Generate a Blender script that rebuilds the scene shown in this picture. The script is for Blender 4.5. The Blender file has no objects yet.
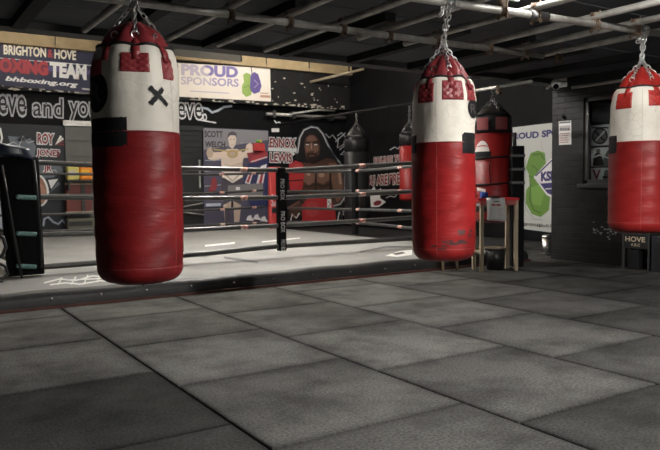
import bpy, bmesh, math, random
from mathutils import Vector, Matrix
random.seed(7)
S = bpy.context.scene
COL = S.collection
PI = math.pi

# ------------------------------------------------------------------ camera
FPX, PITCH, ROLL, CAMH, YAW = 692.17, .0588, -.0098, 1.01, .5729
CU, SU, CP, SP, CR, SR = math.cos(YAW), math.sin(YAW), math.cos(PITCH), math.sin(PITCH), math.cos(ROLL), math.sin(ROLL)
CAM = Vector((0, 0, CAMH))
FWD = Vector((SU, CU, 0)); RGT = Vector((CU, -SU, 0))
def w3(a, b, c):
    return RGT * a + FWD * b + Vector((0, 0, c))
def ray(x, y):
    a = (x - 330) / FPX; b = -(y - 225) / FPX
    a, b = CR * a - SR * b, SR * a + CR * b
    return w3(a, CP + b * SP, -SP + b * CP)
def onZ(x, y, z=0.0):
    d = ray(x, y); return CAM + d * ((z - CAMH) / d.z)
def onU(x, y, u):
    d = ray(x, y); return CAM + d * (u / d.x)
def onV(x, y, v):
    d = ray(x, y); return CAM + d * (v / d.y)
def onD(x, y, D):
    d = ray(x, y); return CAM + d * (D / d.dot(FWD))
cam = bpy.data.cameras.new('camera'); co = bpy.data.objects.new('camera', cam); COL.objects.link(co)
cam.sensor_width = 36; cam.lens = FPX / 660 * 36; cam.clip_start = .05
_r = w3(CR, SR * SP, SR * CP); _u = w3(-SR, CR * SP, CR * CP); _f = w3(0, CP, -SP)
M = Matrix((_r, _u, -_f)).transposed().to_4x4(); M.translation = CAM
co.matrix_world = M
cam.dof.use_dof = True; cam.dof.focus_distance = 4.2; cam.dof.aperture_fstop = 5.6
S.camera = co

# ------------------------------------------------------------------ materials
def nd(nt, t, **k):
    n = nt.nodes.new(t)
    for a, b in k.items(): setattr(n, a, b)
    return n
def mat(name, c, rough=.6, metal=0, c2=None, nscale=6, nlo=.35, nhi=.7, bump=0, bscale=60, stretch=(1, 1, 1), emit=None, spec=None, detail=5, attr=None, alpha=None, trans=None, wave=0):
    m = bpy.data.materials.new(name); m.use_nodes = True
    nt = m.node_tree; b = nt.nodes['Principled BSDF']; L = nt.links.new
    b.inputs['Base Color'].default_value = (*c, 1); b.inputs['Roughness'].default_value = rough
    b.inputs['Metallic'].default_value = metal
    if spec is not None: b.inputs['Specular IOR Level'].default_value = spec
    if trans is not None: b.inputs['Transmission Weight'].default_value = trans
    if emit: b.inputs['Emission Color'].default_value = (*emit[0], 1); b.inputs['Emission Strength'].default_value = emit[1]
    tc = nd(nt, 'ShaderNodeTexCoord'); mp = nd(nt, 'ShaderNodeMapping'); mp.inputs['Scale'].default_value = stretch
    L(tc.outputs['Object'], mp.inputs[0])
    col = None
    if c2:
        n = nd(nt, 'ShaderNodeTexNoise'); n.inputs['Scale'].default_value = nscale; n.inputs['Detail'].default_value = detail; n.inputs['Roughness'].default_value = .65
        L(mp.outputs[0], n.inputs['Vector'])
        r = nd(nt, 'ShaderNodeMapRange'); r.inputs[1].default_value = nlo; r.inputs[2].default_value = nhi
        L(n.outputs['Fac'], r.inputs[0])
        x = nd(nt, 'ShaderNodeMix', data_type='RGBA'); x.inputs[6].default_value = (*c, 1); x.inputs[7].default_value = (*c2, 1)
        L(r.outputs[0], x.inputs[0]); col = x.outputs[2]
    if attr:
        a = nd(nt, 'ShaderNodeAttribute', attribute_name=attr)
        x = nd(nt, 'ShaderNodeMix', data_type='RGBA', blend_type='MULTIPLY'); x.inputs[0].default_value = 1
        if col: L(col, x.inputs[6])
        else: x.inputs[6].default_value = (*c, 1)
        L(a.outputs['Color'], x.inputs[7]); col = x.outputs[2]
    if col: L(col, b.inputs['Base Color'])
    if bump:
        n = nd(nt, 'ShaderNodeTexNoise'); n.inputs['Scale'].default_value = bscale; n.inputs['Detail'].default_value = 4
        L(mp.outputs[0], n.inputs['Vector'])
        bp = nd(nt, 'ShaderNodeBump'); bp.inputs['Strength'].default_value = bump; bp.inputs['Distance'].default_value = .01
        L(n.outputs['Fac'], bp.inputs['Height']); L(bp.outputs[0], b.inputs['Normal'])
    return m
def brick_mat(name, c1, c2, mortar, axes):
    m = bpy.data.materials.new(name); m.use_nodes = True
    nt = m.node_tree; b = nt.nodes['Principled BSDF']; L = nt.links.new
    tc = nd(nt, 'ShaderNodeTexCoord'); sx = nd(nt, 'ShaderNodeSeparateXYZ'); cx = nd(nt, 'ShaderNodeCombineXYZ')
    L(tc.outputs['Object'], sx.inputs[0]); L(sx.outputs[axes], cx.inputs[0]); L(sx.outputs[2], cx.inputs[1])
    br = nd(nt, 'ShaderNodeTexBrick'); br.inputs['Scale'].default_value = 1
    br.inputs['Brick Width'].default_value = .225; br.inputs['Row Height'].default_value = .075; br.inputs['Mortar Size'].default_value = .006; br.inputs['Mortar Smooth'].default_value = .6
    br.inputs['Color1'].default_value = (*c1, 1); br.inputs['Color2'].default_value = (*c2, 1); br.inputs['Mortar'].default_value = (*mortar, 1)
    L(cx.outputs[0], br.inputs['Vector'])
    n = nd(nt, 'ShaderNodeTexNoise'); n.inputs['Scale'].default_value = 9; n.inputs['Detail'].default_value = 6; n.inputs['Roughness'].default_value = .7
    L(tc.outputs['Object'], n.inputs['Vector'])
    r = nd(nt, 'ShaderNodeMapRange'); r.inputs[1].default_value = .67; r.inputs[2].default_value = .72; r.inputs[4].default_value = .5
    L(n.outputs['Fac'], r.inputs[0])
    x = nd(nt, 'ShaderNodeMix', data_type='RGBA'); x.inputs[7].default_value = (.10, .10, .10, 1)
    L(r.outputs[0], x.inputs[0]); L(br.outputs['Color'], x.inputs[6]); L(x.outputs[2], b.inputs['Base Color'])
    bp = nd(nt, 'ShaderNodeBump'); bp.inputs['Strength'].default_value = .7; bp.inputs['Distance'].default_value = .006; bp.invert = True
    L(br.outputs['Fac'], bp.inputs['Height']); L(bp.outputs[0], b.inputs['Normal'])
    b.inputs['Roughness'].default_value = .5; b.inputs['Specular IOR Level'].default_value = .25
    return m
def creases(nt, b, L, tc):
    mp = nd(nt, 'ShaderNodeMapping'); mp.inputs['Scale'].default_value = (1, 1, 1.7)
    nz = nd(nt, 'ShaderNodeTexNoise'); nz.inputs['Scale'].default_value = 5; L(tc.outputs['Object'], nz.inputs['Vector'])
    ad = nd(nt, 'ShaderNodeMix', data_type='RGBA'); ad.inputs[0].default_value = .12; L(tc.outputs['Object'], ad.inputs[6]); L(nz.outputs['Color'], ad.inputs[7]); L(ad.outputs[2], mp.inputs[0])
    vo = nd(nt, 'ShaderNodeTexVoronoi', feature='DISTANCE_TO_EDGE'); vo.inputs['Scale'].default_value = 13; L(mp.outputs[0], vo.inputs['Vector'])
    r = nd(nt, 'ShaderNodeMapRange'); r.inputs[1].default_value = 0; r.inputs[2].default_value = .03; r.inputs[3].default_value = 1; r.inputs[4].default_value = 0; L(vo.outputs['Distance'], r.inputs[0])
    n2 = nd(nt, 'ShaderNodeTexNoise'); n2.inputs['Scale'].default_value = 4; L(tc.outputs['Object'], n2.inputs['Vector'])
    r2 = nd(nt, 'ShaderNodeMapRange'); r2.inputs[1].default_value = .48; r2.inputs[2].default_value = .62; r2.inputs[4].default_value = .55; L(n2.outputs['Fac'], r2.inputs[0])
    m = nd(nt, 'ShaderNodeMath', operation='MULTIPLY'); L(r.outputs[0], m.inputs[0]); L(r2.outputs[0], m.inputs[1])
    src = b.inputs['Base Color'].links[0].from_socket
    x = nd(nt, 'ShaderNodeMix', data_type='RGBA'); x.inputs[7].default_value = (.22, .20, .17, 1); L(m.outputs[0], x.inputs[0]); L(src, x.inputs[6]); L(x.outputs[2], b.inputs['Base Color'])
def leather(name, c, c2, rough=.42, nlo=.5, nhi=.8, stretch=(1, 1, 1), crease=False, ns=7):
    """covering with scuffs, broad soft wrinkles and a fine grain"""
    m = mat(name, c, rough, c2=c2, nscale=ns, nlo=nlo, nhi=nhi)
    nt = m.node_tree; b = nt.nodes['Principled BSDF']; L = nt.links.new
    tc = nd(nt, 'ShaderNodeTexCoord'); mp = nd(nt, 'ShaderNodeMapping'); mp.inputs['Scale'].default_value = stretch
    L(tc.outputs['Object'], mp.inputs[0])
    n1 = nd(nt, 'ShaderNodeTexNoise'); n1.inputs['Scale'].default_value = 9; n1.inputs['Detail'].default_value = 3
    n1.inputs['Distortion'].default_value = .6
    n2 = nd(nt, 'ShaderNodeTexNoise'); n2.inputs['Scale'].default_value = 160
    L(mp.outputs[0], n1.inputs['Vector']); L(tc.outputs['Object'], n2.inputs['Vector'])
    b.inputs['Specular IOR Level'].default_value = .3
    if crease: creases(nt, b, L, tc)
    b1 = nd(nt, 'ShaderNodeBump'); b1.inputs['Strength'].default_value = .25; b1.inputs['Distance'].default_value = .012
    b2 = nd(nt, 'ShaderNodeBump'); b2.inputs['Strength'].default_value = .12; b2.inputs['Distance'].default_value = .003
    L(n1.outputs['Fac'], b1.inputs['Height']); L(n2.outputs['Fac'], b2.inputs['Height']); L(b1.outputs[0], b2.inputs['Normal']); L(b2.outputs[0], b.inputs['Normal'])
    return m

K = {}
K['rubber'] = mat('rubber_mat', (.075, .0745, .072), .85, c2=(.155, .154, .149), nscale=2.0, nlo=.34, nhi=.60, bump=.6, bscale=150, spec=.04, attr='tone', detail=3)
def grain(m):
    nt = m.node_tree; b = nt.nodes['Principled BSDF']; L = nt.links.new; tc = nd(nt, 'ShaderNodeTexCoord')
    n = nd(nt, 'ShaderNodeTexNoise'); n.inputs['Scale'].default_value = 75; n.inputs['Detail'].default_value = 3; L(tc.outputs['Object'], n.inputs['Vector'])
    r = nd(nt, 'ShaderNodeMapRange'); r.inputs[1].default_value = .3; r.inputs[2].default_value = .7; r.inputs[3].default_value = .6; r.inputs[4].default_value = 1.4; L(n.outputs['Fac'], r.inputs[0])
    x = nd(nt, 'ShaderNodeMix', data_type='RGBA', blend_type='MULTIPLY'); x.inputs[0].default_value = 1; src = b.inputs['Base Color'].links[0].from_socket
    L(src, x.inputs[6]); L(r.outputs[0], x.inputs[7]); L(x.outputs[2], b.inputs['Base Color'])
grain(K['rubber'])
K['gap'] = mat('floor_gap', (.012, .012, .012), .9)
K['brick'] = brick_mat('black_painted_brick', (.010, .010, .0103), (.015, .015, .0152), (.006, .006, .006), 1)
K['brick_x'] = brick_mat('black_painted_brick_side', (.024, .024, .025), (.03, .03, .031), (.016, .016, .016), 0)
K['wallblack'] = mat('black_painted_wall', (.005, .005, .0058), .65, c2=(.009, .009, .010), nscale=3, spec=.12)
K['peel'] = mat('peeling_black_paint', (.014, .0135, .013), .7, c2=(.022, .021, .020), nscale=5, bump=.3, bscale=30, spec=.15)
K['ceil'] = mat('charcoal_ceiling_board', (.07, .074, .082), .8, c2=(.10, .104, .113), nscale=2, bump=.15, bscale=20, spec=.2)
K['dull_black'] = mat('dull_black_finish', (.009, .009, .010), .65, c2=(.014, .014, .014), nscale=8, spec=.15)
K['ringceil'] = mat('bare_ceiling_board', (.40, .30, .165), .8, c2=(.28, .21, .11), nscale=4)
K['steel'] = mat('galvanised_steel', (.56, .55, .52), .42, .4, c2=(.34, .32, .29), nscale=14, bump=.08, bscale=80, stretch=(1, 1, 1))
K['rust'] = mat('rusty_clamp', (.09, .048, .03), .75, .2, c2=(.22, .17, .12), nscale=30, bump=.3, bscale=80)
K['chain'] = mat('chain_steel', (.62, .62, .62), .28, 1.0)
K['chain_dark'] = mat('dark_chain_steel', (.16, .16, .16), .4, .9)
K['white'] = leather('white_leather', (.62, .585, .52), (.50, .46, .39), .52, .5, .85, crease=True)
K['red'] = leather('red_leather', (.240, .009, .010), (.075, .005, .005), .46, .46, .74, (1, 1, 4), ns=3)
K['redcap'] = leather('dark_red_leather', (.20, .026, .031), (.14, .018, .022), .36)
K['redbright'] = leather('bright_red_leather', (.185, .0085, .008), (.09, .005, .005), .44, .5, .8, (1, 1, 4), ns=3)
K['redcapbright'] = leather('bright_red_cap_leather', (.30, .020, .016), (.22, .015, .013), .33)
K['black'] = leather('black_leather', (.009, .009, .0095), (.015, .015, .015), .42)
K['scuff'] = mat('black_scuffs', (.035, .012, .012), .55, c2=(.06, .012, .012), nscale=20)
K['tape'] = mat('black_tape', (.008, .008, .009), .65, bump=.2, bscale=40, spec=.2)
K['logogrey'] = mat('worn_grey_print', (.055, .05, .05), .5)
K['stitch'] = mat('stitching', (.50, .40, .36), .7)
K['stitchred'] = mat('red_stitching', (.24, .045, .04), .7)
K['canvas'] = mat('ring_canvas', (.25, .248, .24), .75, c2=(.18, .179, .174), nscale=1.5, bump=.1, bscale=200)
K['vinyl'] = mat('black_vinyl', (.016, .016, .017), .55, c2=(.028, .028, .029), nscale=7, bump=.12, bscale=18)
K['rope'] = mat('grey_black_rope_cover', (.07, .07, .067), .36, c2=(.04, .04, .04), nscale=9, bump=.1, bscale=40)
K['ropethin'] = mat('far_rope_cover', (.03, .03, .03), .4, c2=(.05, .05, .05), nscale=9)
K['label'] = mat('rope_label', (.60, .48, .42), .6, c2=(.40, .12, .10), nscale=30, nlo=.45, nhi=.55)
K['teal'] = mat('turquoise_lashing', (.10, .22, .21), .7, c2=(.22, .34, .32), nscale=40)
K['navy'] = mat('navy_vinyl', (.014, .02, .042), .3)
K['redpad'] = mat('red_vinyl', (.50, .05, .05), .5, c2=(.42, .04, .04), nscale=5)
K['redwood'] = mat('red_brown_timber', (.11, .035, .025), .65, c2=(.06, .022, .018), nscale=12)
K['pad'] = mat('black_pad', (.004, .004, .0045), .75, spec=.12, bump=.2, bscale=15)
K['wood'] = mat('pale_wood', (.42, .34, .24), .6, c2=(.32, .25, .17), nscale=10, stretch=(1, 1, .2))
K['redtop'] = mat('red_table_top', (.50, .015, .022), .4)
K['plastic'] = mat('black_plastic', (.016, .016, .017), .38)
K['chrome'] = mat('brushed_chrome', (.55, .55, .55), .25, 1.0)
K['paper'] = mat('white_paper', (.86, .85, .84), .8)
K['whiteplastic'] = mat('white_plastic', (.75, .75, .74), .35)
K['lens'] = mat('camera_lens', (.006, .006, .007), .08)
K['tube'] = mat('lamp_tube', (1, 1, 1), .5, emit=((1, .97, .92), 8))
K['tube_ring_fill'] = mat('added_ring_fill_tube', (1, 1, 1), .5, emit=((1, .97, .93), 50))
K['tube_key'] = mat('added_key_tube', (1, 1, 1), .5, emit=((1, .97, .92), 90))
K['tube_ring_main'] = mat('ring_lamp_tube_main', (1, 1, 1), .5, emit=((1, .97, .93), 130))
K['tube_fill'] = mat('added_fill_tube', (1, 1, 1), .5, emit=((1, .97, .92), 300))
K['tube_ring'] = mat('ring_lamp_tube', (1, 1, 1), .5, emit=((1, .97, .93), 25))
K['glass'] = mat('window_glass', (.9, .95, .95), .04, trans=1.0)
K['shutter'] = mat('grey_roller_shutter', (.10, .10, .095), .5, c2=(.075, .075, .07), nscale=4)
K['darkshutter'] = mat('dark_roller_shutter', (.022, .024, .025), .45)
def flat(name, c, rough=.6):
    if name not in K: K[name] = mat(name, c, rough)
    return K[name]

# ------------------------------------------------------------------ mesh builder
class MB:
    def __init__(s): s.v = []; s.f = []; s.m = []; s.sm = []
    def add(s, vs, fs, mi=0, smooth=False):
        o = len(s.v); s.v += [Vector(p) for p in vs]
        for f in fs: s.f.append([i + o for i in f]); s.m.append(mi); s.sm.append(smooth)
        return s
    def box(s, c, size, rot=None, mi=0):
        c = Vector(c); h = Vector(size) / 2; R = rot or Matrix.Identity(3)
        vs = [c + R @ Vector((x * h.x, y * h.y, z * h.z)) for x in (-1, 1) for y in (-1, 1) for z in (-1, 1)]
        return s.add(vs, [(0, 1, 3, 2), (4, 6, 7, 5), (0, 4, 5, 1), (2, 3, 7, 6), (0, 2, 6, 4), (1, 5, 7, 3)], mi)
    def bb(s, lo, hi, mi=0):
        lo = Vector(lo); hi = Vector(hi); return s.box((lo + hi) / 2, hi - lo, None, mi)
    def tube(s, pts, r, n=12, mi=0, closed=False, cap=True):
        pts = [Vector(p) for p in pts]; N = len(pts)
        rr = r if isinstance(r, (list, tuple)) else [r] * N
        tang = []
        for i in range(N):
            a = pts[(i - 1) % N] if (closed or i > 0) else pts[i]
            b = pts[(i + 1) % N] if (closed or i < N - 1) else pts[i]
            tang.append((b - a).normalized())
        t = tang[0]; up = Vector((0, 0, 1)) if abs(t.z) < .9 else Vector((1, 0, 0))
        nrm = (up - t * up.dot(t)).normalized()
        vs = []
        for i in range(N):
            t = tang[i]; nrm = (nrm - t * nrm.dot(t)).normalized(); bn = t.cross(nrm)
            for k in range(n):
                a = 2 * PI * k / n; vs.append(pts[i] + (nrm * math.cos(a) + bn * math.sin(a)) * rr[i])
        fs = []
        for i in range(N if closed else N - 1):
            j = (i + 1) % N
            for k in range(n):
                l = (k + 1) % n; fs.append((i * n + k, i * n + l, j * n + l, j * n + k))
        s.add(vs, fs, mi, True)
        if cap and not closed:
            o = len(s.v) - N * n
            s.f.append([o + k for k in reversed(range(n))]); s.m.append(mi); s.sm.append(False)
            s.f.append([o + (N - 1) * n + k for k in range(n)]); s.m.append(mi); s.sm.append(False)
        return s
    def cyl(s, a, b, r, n=16, mi=0): return s.tube([a, b], r, n, mi)
    def ring(s, c, axis, R, r, n=20, m=8, mi=0, sx=1, sy=1, up=None):
        c = Vector(c); ax = Vector(axis).normalized(); u = Vector(up) if up else (Vector((0, 0, 1)) if abs(ax.z) < .9 else Vector((1, 0, 0)))
        u = (u - ax * u.dot(ax)).normalized(); w = ax.cross(u)
        return s.tube([c + u * math.cos(2 * PI * i / n) * R * sx + w * math.sin(2 * PI * i / n) * R * sy for i in range(n)], r, m, mi, True)
    def lathe(s, prof, c, n=48, mi=0, fn=None):
        c = Vector(c); vs = []
        for (r, z) in prof:
            for k in range(n):
                a = 2 * PI * k / n; rr = fn(r, z, a) if fn else r
                vs.append(c + Vector((rr * math.cos(a), rr * math.sin(a), z)))
        fs = [(i * n + k, i * n + (k + 1) % n, (i + 1) * n + (k + 1) % n, (i + 1) * n + k) for i in range(len(prof) - 1) for k in range(n)]
        s.add(vs, fs, mi, True)
        o = len(s.v) - len(vs)
        for i, rev in ((0, True), (len(prof) - 1, False)):
            ids = [o + i * n + k for k in range(n)]
            s.f.append(ids[::-1] if rev else ids); s.m.append(mi); s.sm.append(True)
        return s
    def chain(s, a, b, link=.032, wire=.0035, width=.011, mi=0):
        a = Vector(a); b = Vector(b); d = b - a; L = d.length; d.normalize()
        n = max(1, round(L / (link * .78))); st = L / n
        p = d.orthogonal().normalized(); q = d.cross(p)
        for i in range(n):
            c = a + d * st * (i + .5); sd = p if i % 2 else q
            h = st * .5 + wire * 1.2; pts = []
            for k in range(12):
                t = 2 * PI * k / 12; x = math.cos(t); y = math.sin(t)
                pts.append(c + d * ((h - width) * (1 if x > 0 else -1) + x * width if abs(x) > .01 else 0) + sd * y * width)
            s.tube(pts, wire, 6, mi, True)
        return s
    def build(s, name, mats, parent=None, loc=None, bevel=0, solid=0, seg=2):
        o = Vector(loc) if loc is not None else (parent_world(parent) if parent else Vector((0, 0, 0)))
        me = bpy.data.meshes.new(name); me.from_pydata([p - o for p in s.v], [], s.f)
        ms = mats if isinstance(mats, (list, tuple)) else [mats]
        for m in ms: me.materials.append(m)
        for p, mi, sm in zip(me.polygons, s.m, s.sm): p.material_index = mi; p.use_smooth = sm
        me.validate(); me.update()
        bm = bmesh.new(); bm.from_mesh(me); bmesh.ops.recalc_face_normals(bm, faces=bm.faces); bm.to_mesh(me); bm.free()
        ob = bpy.data.objects.new(name, me); COL.objects.link(ob)
        if parent: ob.parent = parent
        else: ob.location = o
        if bevel:
            b = ob.modifiers.new('bevel', 'BEVEL'); b.width = bevel; b.segments = seg; b.limit_method = 'ANGLE'; b.angle_limit = .6
        if solid:
            b = ob.modifiers.new('solid', 'SOLIDIFY'); b.thickness = solid; b.offset = 0
        return ob
def parent_world(o):
    p = Vector((0, 0, 0))
    while o: p = p + o.location; o = o.parent
    return p
def tag(o, label=None, cat=None, group=None, kind=None):
    if label: o['label'] = label
    if cat: o['category'] = cat
    if group: o['group'] = group
    if kind: o['kind'] = kind
    return o
def thing(name, label, cat, loc, group=None):
    o = bpy.data.objects.new(name, None); COL.objects.link(o); o.location = loc; o.empty_display_size = .1
    return tag(o, label, cat, group)
def struct(name, mb, m, **k):
    return tag(mb.build(name, m, **k), kind='structure')

# flat lettering and prints, laid on a real plane
_txt = {}
def text_geo(t, bold=0, shear=0, space=1):
    key = (t, bold, shear, space)
    if key in _txt: return _txt[key]
    cu = bpy.data.curves.new('lettering', 'FONT'); cu.body = t; cu.offset = bold; cu.shear = shear; cu.space_character = space; cu.resolution_u = 3
    ob = bpy.data.objects.new('lettering', cu); COL.objects.link(ob)
    bpy.context.view_layer.update()
    me = bpy.data.meshes.new_from_object(ob.evaluated_get(bpy.context.evaluated_depsgraph_get()))
    vs = [(v.co.x, v.co.y) for v in me.vertices]; fs = [list(p.vertices) for p in me.polygons]
    bpy.data.objects.remove(ob); bpy.data.meshes.remove(me); bpy.data.curves.remove(cu)
    _txt[key] = (vs, fs); return vs, fs
class Print:
    """polygons and letters on one plane; P maps photo coordinates to that plane, N is the side facing the room"""
    def __init__(s, P, N): s.P = P; s.N = Vector(N); s.mb = MB(); s.mats = []; s.layer = 0
    def mi(s, m):
        if m not in s.mats: s.mats.append(m)
        return s.mats.index(m)
    def off(s): s.layer += 1; return s.N * (.0012 * s.layer)
    def poly(s, pts, m):
        o = s.off(); bm = bmesh.new()
        vs = [bm.verts.new(s.P(*p) + o) for p in pts]; f = bm.faces.new(vs)
        bmesh.ops.triangulate(bm, faces=[f]); bm.verts.index_update()
        s.mb.add([v.co.copy() for v in bm.verts], [[v.index for v in f.verts] for f in bm.faces], s.mi(m)); bm.free(); return s
    def rect(s, x0, y0, x1, y1, m, sl=0):
        return s.poly([(x0, y0), (x1, y0 + sl * (x1 - x0)), (x1, y1 + sl * (x1 - x0)), (x0, y1)], m)
    def ell(s, cx, cy, rx, ry, m, n=20, rot=0):
        c, q = math.cos(rot), math.sin(rot)
        return s.poly([(cx + rx * math.cos(t) * c - ry * math.sin(t) * q, cy + rx * math.cos(t) * q + ry * math.sin(t) * c) for t in [2 * PI * i / n for i in range(n)]], m)
    def line(s, pts, w, m):
        o = s.off(); L = []; R = []
        for i, p in enumerate(pts):
            a = pts[max(0, i - 1)]; b = pts[min(len(pts) - 1, i + 1)]; dx, dy = b[0] - a[0], b[1] - a[1]; l = math.hypot(dx, dy) or 1
            L.append(s.P(p[0] - dy / l * w / 2, p[1] + dx / l * w / 2) + o); R.append(s.P(p[0] + dy / l * w / 2, p[1] - dx / l * w / 2) + o)
        n = len(pts); s.mb.add(L + R, [(i, i + 1, n + i + 1, n + i) for i in range(n - 1)], s.mi(m)); return s
    def text(s, t, x0, y0, x1, y1, m, y0r=None, y1r=None, bold=0, shear=0, space=1, ref=None, m2=None, split=0):
        """fit text into the quad (x0,y0)-(x1,y0r) top, (x0,y1)-(x1,y1r) bottom"""
        y0r = y0 if y0r is None else y0r; y1r = y1 if y1r is None else y1r
        vs, fs = text_geo(t, bold, shear, space); rv = text_geo(*ref)[0] if ref else vs
        ax, bx = min(v[0] for v in rv), max(v[0] for v in rv); ay, by = min(v[1] for v in rv), max(v[1] for v in rv)
        TL, TR, BL, BR = s.P(x0, y0), s.P(x1, y0r), s.P(x0, y1), s.P(x1, y1r); o = s.off(); out = []
        for x, y in vs:
            a = (x - ax) / (bx - ax); b = (y - ay) / (by - ay)
            out.append((BL * (1 - a) + BR * a) * (1 - b) + (TL * (1 - a) + TR * a) * b + o)
        if m2 is None: s.mb.add(out, fs, s.mi(m)); return s
        cut = ax + (bx - ax) * split
        s.mb.add(out, [f for f in fs if vs[f[0]][0] < cut], s.mi(m)); s.mb.add(out, [f for f in fs if vs[f[0]][0] >= cut], s.mi(m2)); return s
    def outlined(s, t, x0, y0, x1, y1, inner, outer, w=.06, **k):
        b = k.pop('bold', 0)
        s.text(t, x0, y0, x1, y1, outer, bold=b + w, ref=(t, b, k.get('shear', 0), k.get('space', 1)), **k)
        return s.text(t, x0, y0, x1, y1, inner, bold=b, **k)
    def build(s, name, parent=None, **k): return s.mb.build(name, s.mats, parent, **k)

# ------------------------------------------------------------------ setting
BW = 14.0       # back wall
RW = 9.5        # far right wall
BR = 7.36       # brick wall on the right
LOWC = 2.33; HIGHC = 3.9
mb = MB(); mb.bb((-2, -3, -.1), (RW + .2, BW + .2, -.012), 0)
offs = {-3: .6, -2: .2, -1: 3.66, 0: 2.308, 1: 1.980, 2: 2.6235, 3: 3.2986, 4: 2.9, 5: 2.5, 6: 3.1, 7: 2.7, 8: 2.2}
g = .0055; tones = []
TONE_FALLOFF = {(-1, -2): .34, (-1, -1): .28, (-1, 0): .85, (-1, 1): .8, (0, -1): .46, (0, 0): .66, (0, 1): 1.08, (0, 2): .85, (0, 3): .95, (1, -1): .26, (1, 0): .5, (1, 1): 1.05, (1, 2): 1.0, (1, 3): .9,  # tile's own tone plus the floor's light falloff painted into the colour
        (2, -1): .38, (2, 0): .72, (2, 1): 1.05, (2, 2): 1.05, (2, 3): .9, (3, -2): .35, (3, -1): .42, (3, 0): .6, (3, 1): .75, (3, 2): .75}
for k, of in offs.items():
    u0 = 1.214 + k; u1 = u0 + 1
    if k == -1: u1 -= .004
    u0 = max(u0, -2); u1 = min(u1, RW)
    j0 = math.floor((-3 - of)); 
    for j in range(j0, 12):
        v0 = max(-3, of + j * 1.003); v1 = min(BW, of + (j + 1) * 1.003)
        if v1 - v0 < .05 or v0 > 7.2 or u1 - u0 < .05: continue
        e = .007; t_ = TONE_FALLOFF.get((k, j), random.uniform(.4, .52) if k > 3 else random.uniform(.85, 1.1))
        sq = lambda d: [(u0 + d, v0 + d), (u1 - d, v0 + d), (u1 - d, v1 - d), (u0 + d, v1 - d)]
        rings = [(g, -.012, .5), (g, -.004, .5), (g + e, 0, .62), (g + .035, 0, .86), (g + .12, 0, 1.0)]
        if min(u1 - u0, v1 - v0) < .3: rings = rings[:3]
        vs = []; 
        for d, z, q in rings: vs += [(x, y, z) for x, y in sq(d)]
        fs = []
        for r_ in range(len(rings) - 1):
            for i in range(4): fs.append((r_ * 4 + i, r_ * 4 + (i + 1) % 4, r_ * 4 + 4 + (i + 1) % 4, r_ * 4 + 4 + i))
        b0 = len(rings) * 4 - 4; fs.append((b0, b0 + 1, b0 + 2, b0 + 3)); o_ = len(mb.v)
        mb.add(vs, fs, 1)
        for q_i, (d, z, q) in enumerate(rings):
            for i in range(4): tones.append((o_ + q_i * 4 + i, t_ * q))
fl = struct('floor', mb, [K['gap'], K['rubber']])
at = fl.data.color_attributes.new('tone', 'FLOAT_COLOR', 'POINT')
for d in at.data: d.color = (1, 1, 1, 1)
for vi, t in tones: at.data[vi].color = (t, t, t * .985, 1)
# brick wall with a window opening (v 4.66..5.58, z .98..2.03)
WV0, WV1, WZ0, WZ1 = 4.62, 5.57, .985, 2.05
mb = MB(); mb.bb((BR, 5.57, 0), (BR + .22, 6.05, LOWC)); mb.bb((BR, -3, 0), (BR + .22, WV0, LOWC))
mb.bb((BR, WV0, 0), (BR + .22, WV1, WZ0)); mb.bb((BR, WV0, WZ1), (BR + .22, WV1, LOWC))
fr0 = random.Random(11)
for i in range(46):
    q = onU(fr0.gauss(609, 9), fr0.gauss(230, 3.2), BR - .0012); w_, h_ = fr0.uniform(.006, .028), fr0.uniform(.004, .012)
    mb.add([(q.x, q.y + w_ * math.cos(k * PI / 3) * fr0.uniform(.5, 1), q.z + h_ * math.sin(k * PI / 3) * fr0.uniform(.5, 1)) for k in range(6)], [list(range(6))], 1)
struct('wall_right', mb, [K['brick'], mat('chipped_paint', (.30, .30, .29), .8)])
struct('wall_recess', MB().bb((BR + .22, 5.97, 0), (RW, 6.05, HIGHC)), K['brick_x'])
struct('wall_side', MB().bb((RW, 5.97, 0), (RW + .15, BW, HIGHC)), K['wallblack'])
struct('wall_back', MB().bb((-2, BW, 0), (RW + .15, BW + .15, HIGHC)), K['wallblack'])
struct('wall_left', MB().bb((-2.15, -3, 0), (-2, BW + .15, HIGHC)), K['wallblack'])
struct('wall_front', MB().bb((-2.15, -3.15, 0), (RW, -3, HIGHC)), K['wallblack'])
mb = MB(); mb.bb((-2.15, -3.15, LOWC), (BR + .22, 6.0, LOWC + .08))
for k in range(6): mb.bb((-2.15, .35 + k * 1.0, LOWC - .006), (BR, .38 + k * 1.0, LOWC))
struct('ceiling', mb, K['ceil'])
mb = MB(); mb.bb((-2.15, 6.2, HIGHC), (RW + .15, BW + .15, HIGHC + .08))
for k in range(14): mb.bb((-1.6 + k * .8, 6.2, HIGHC - .004), (-1.585 + k * .8, BW, HIGHC + .01), 1)
for k in range(5): mb.bb((-2, 12.95 + k * .2, HIGHC - .004), (RW, 12.958 + k * .2, HIGHC + .01), 1)
struct('ceiling_back', mb, [K['ringceil'], flat('board_joint', (.07, .06, .045))])
struct('trim_1', MB().bb((-2, 6.0, 2.272), (RW, 6.2, HIGHC)), flat('dark_beam', (.04, .04, .043), .6))
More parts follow.
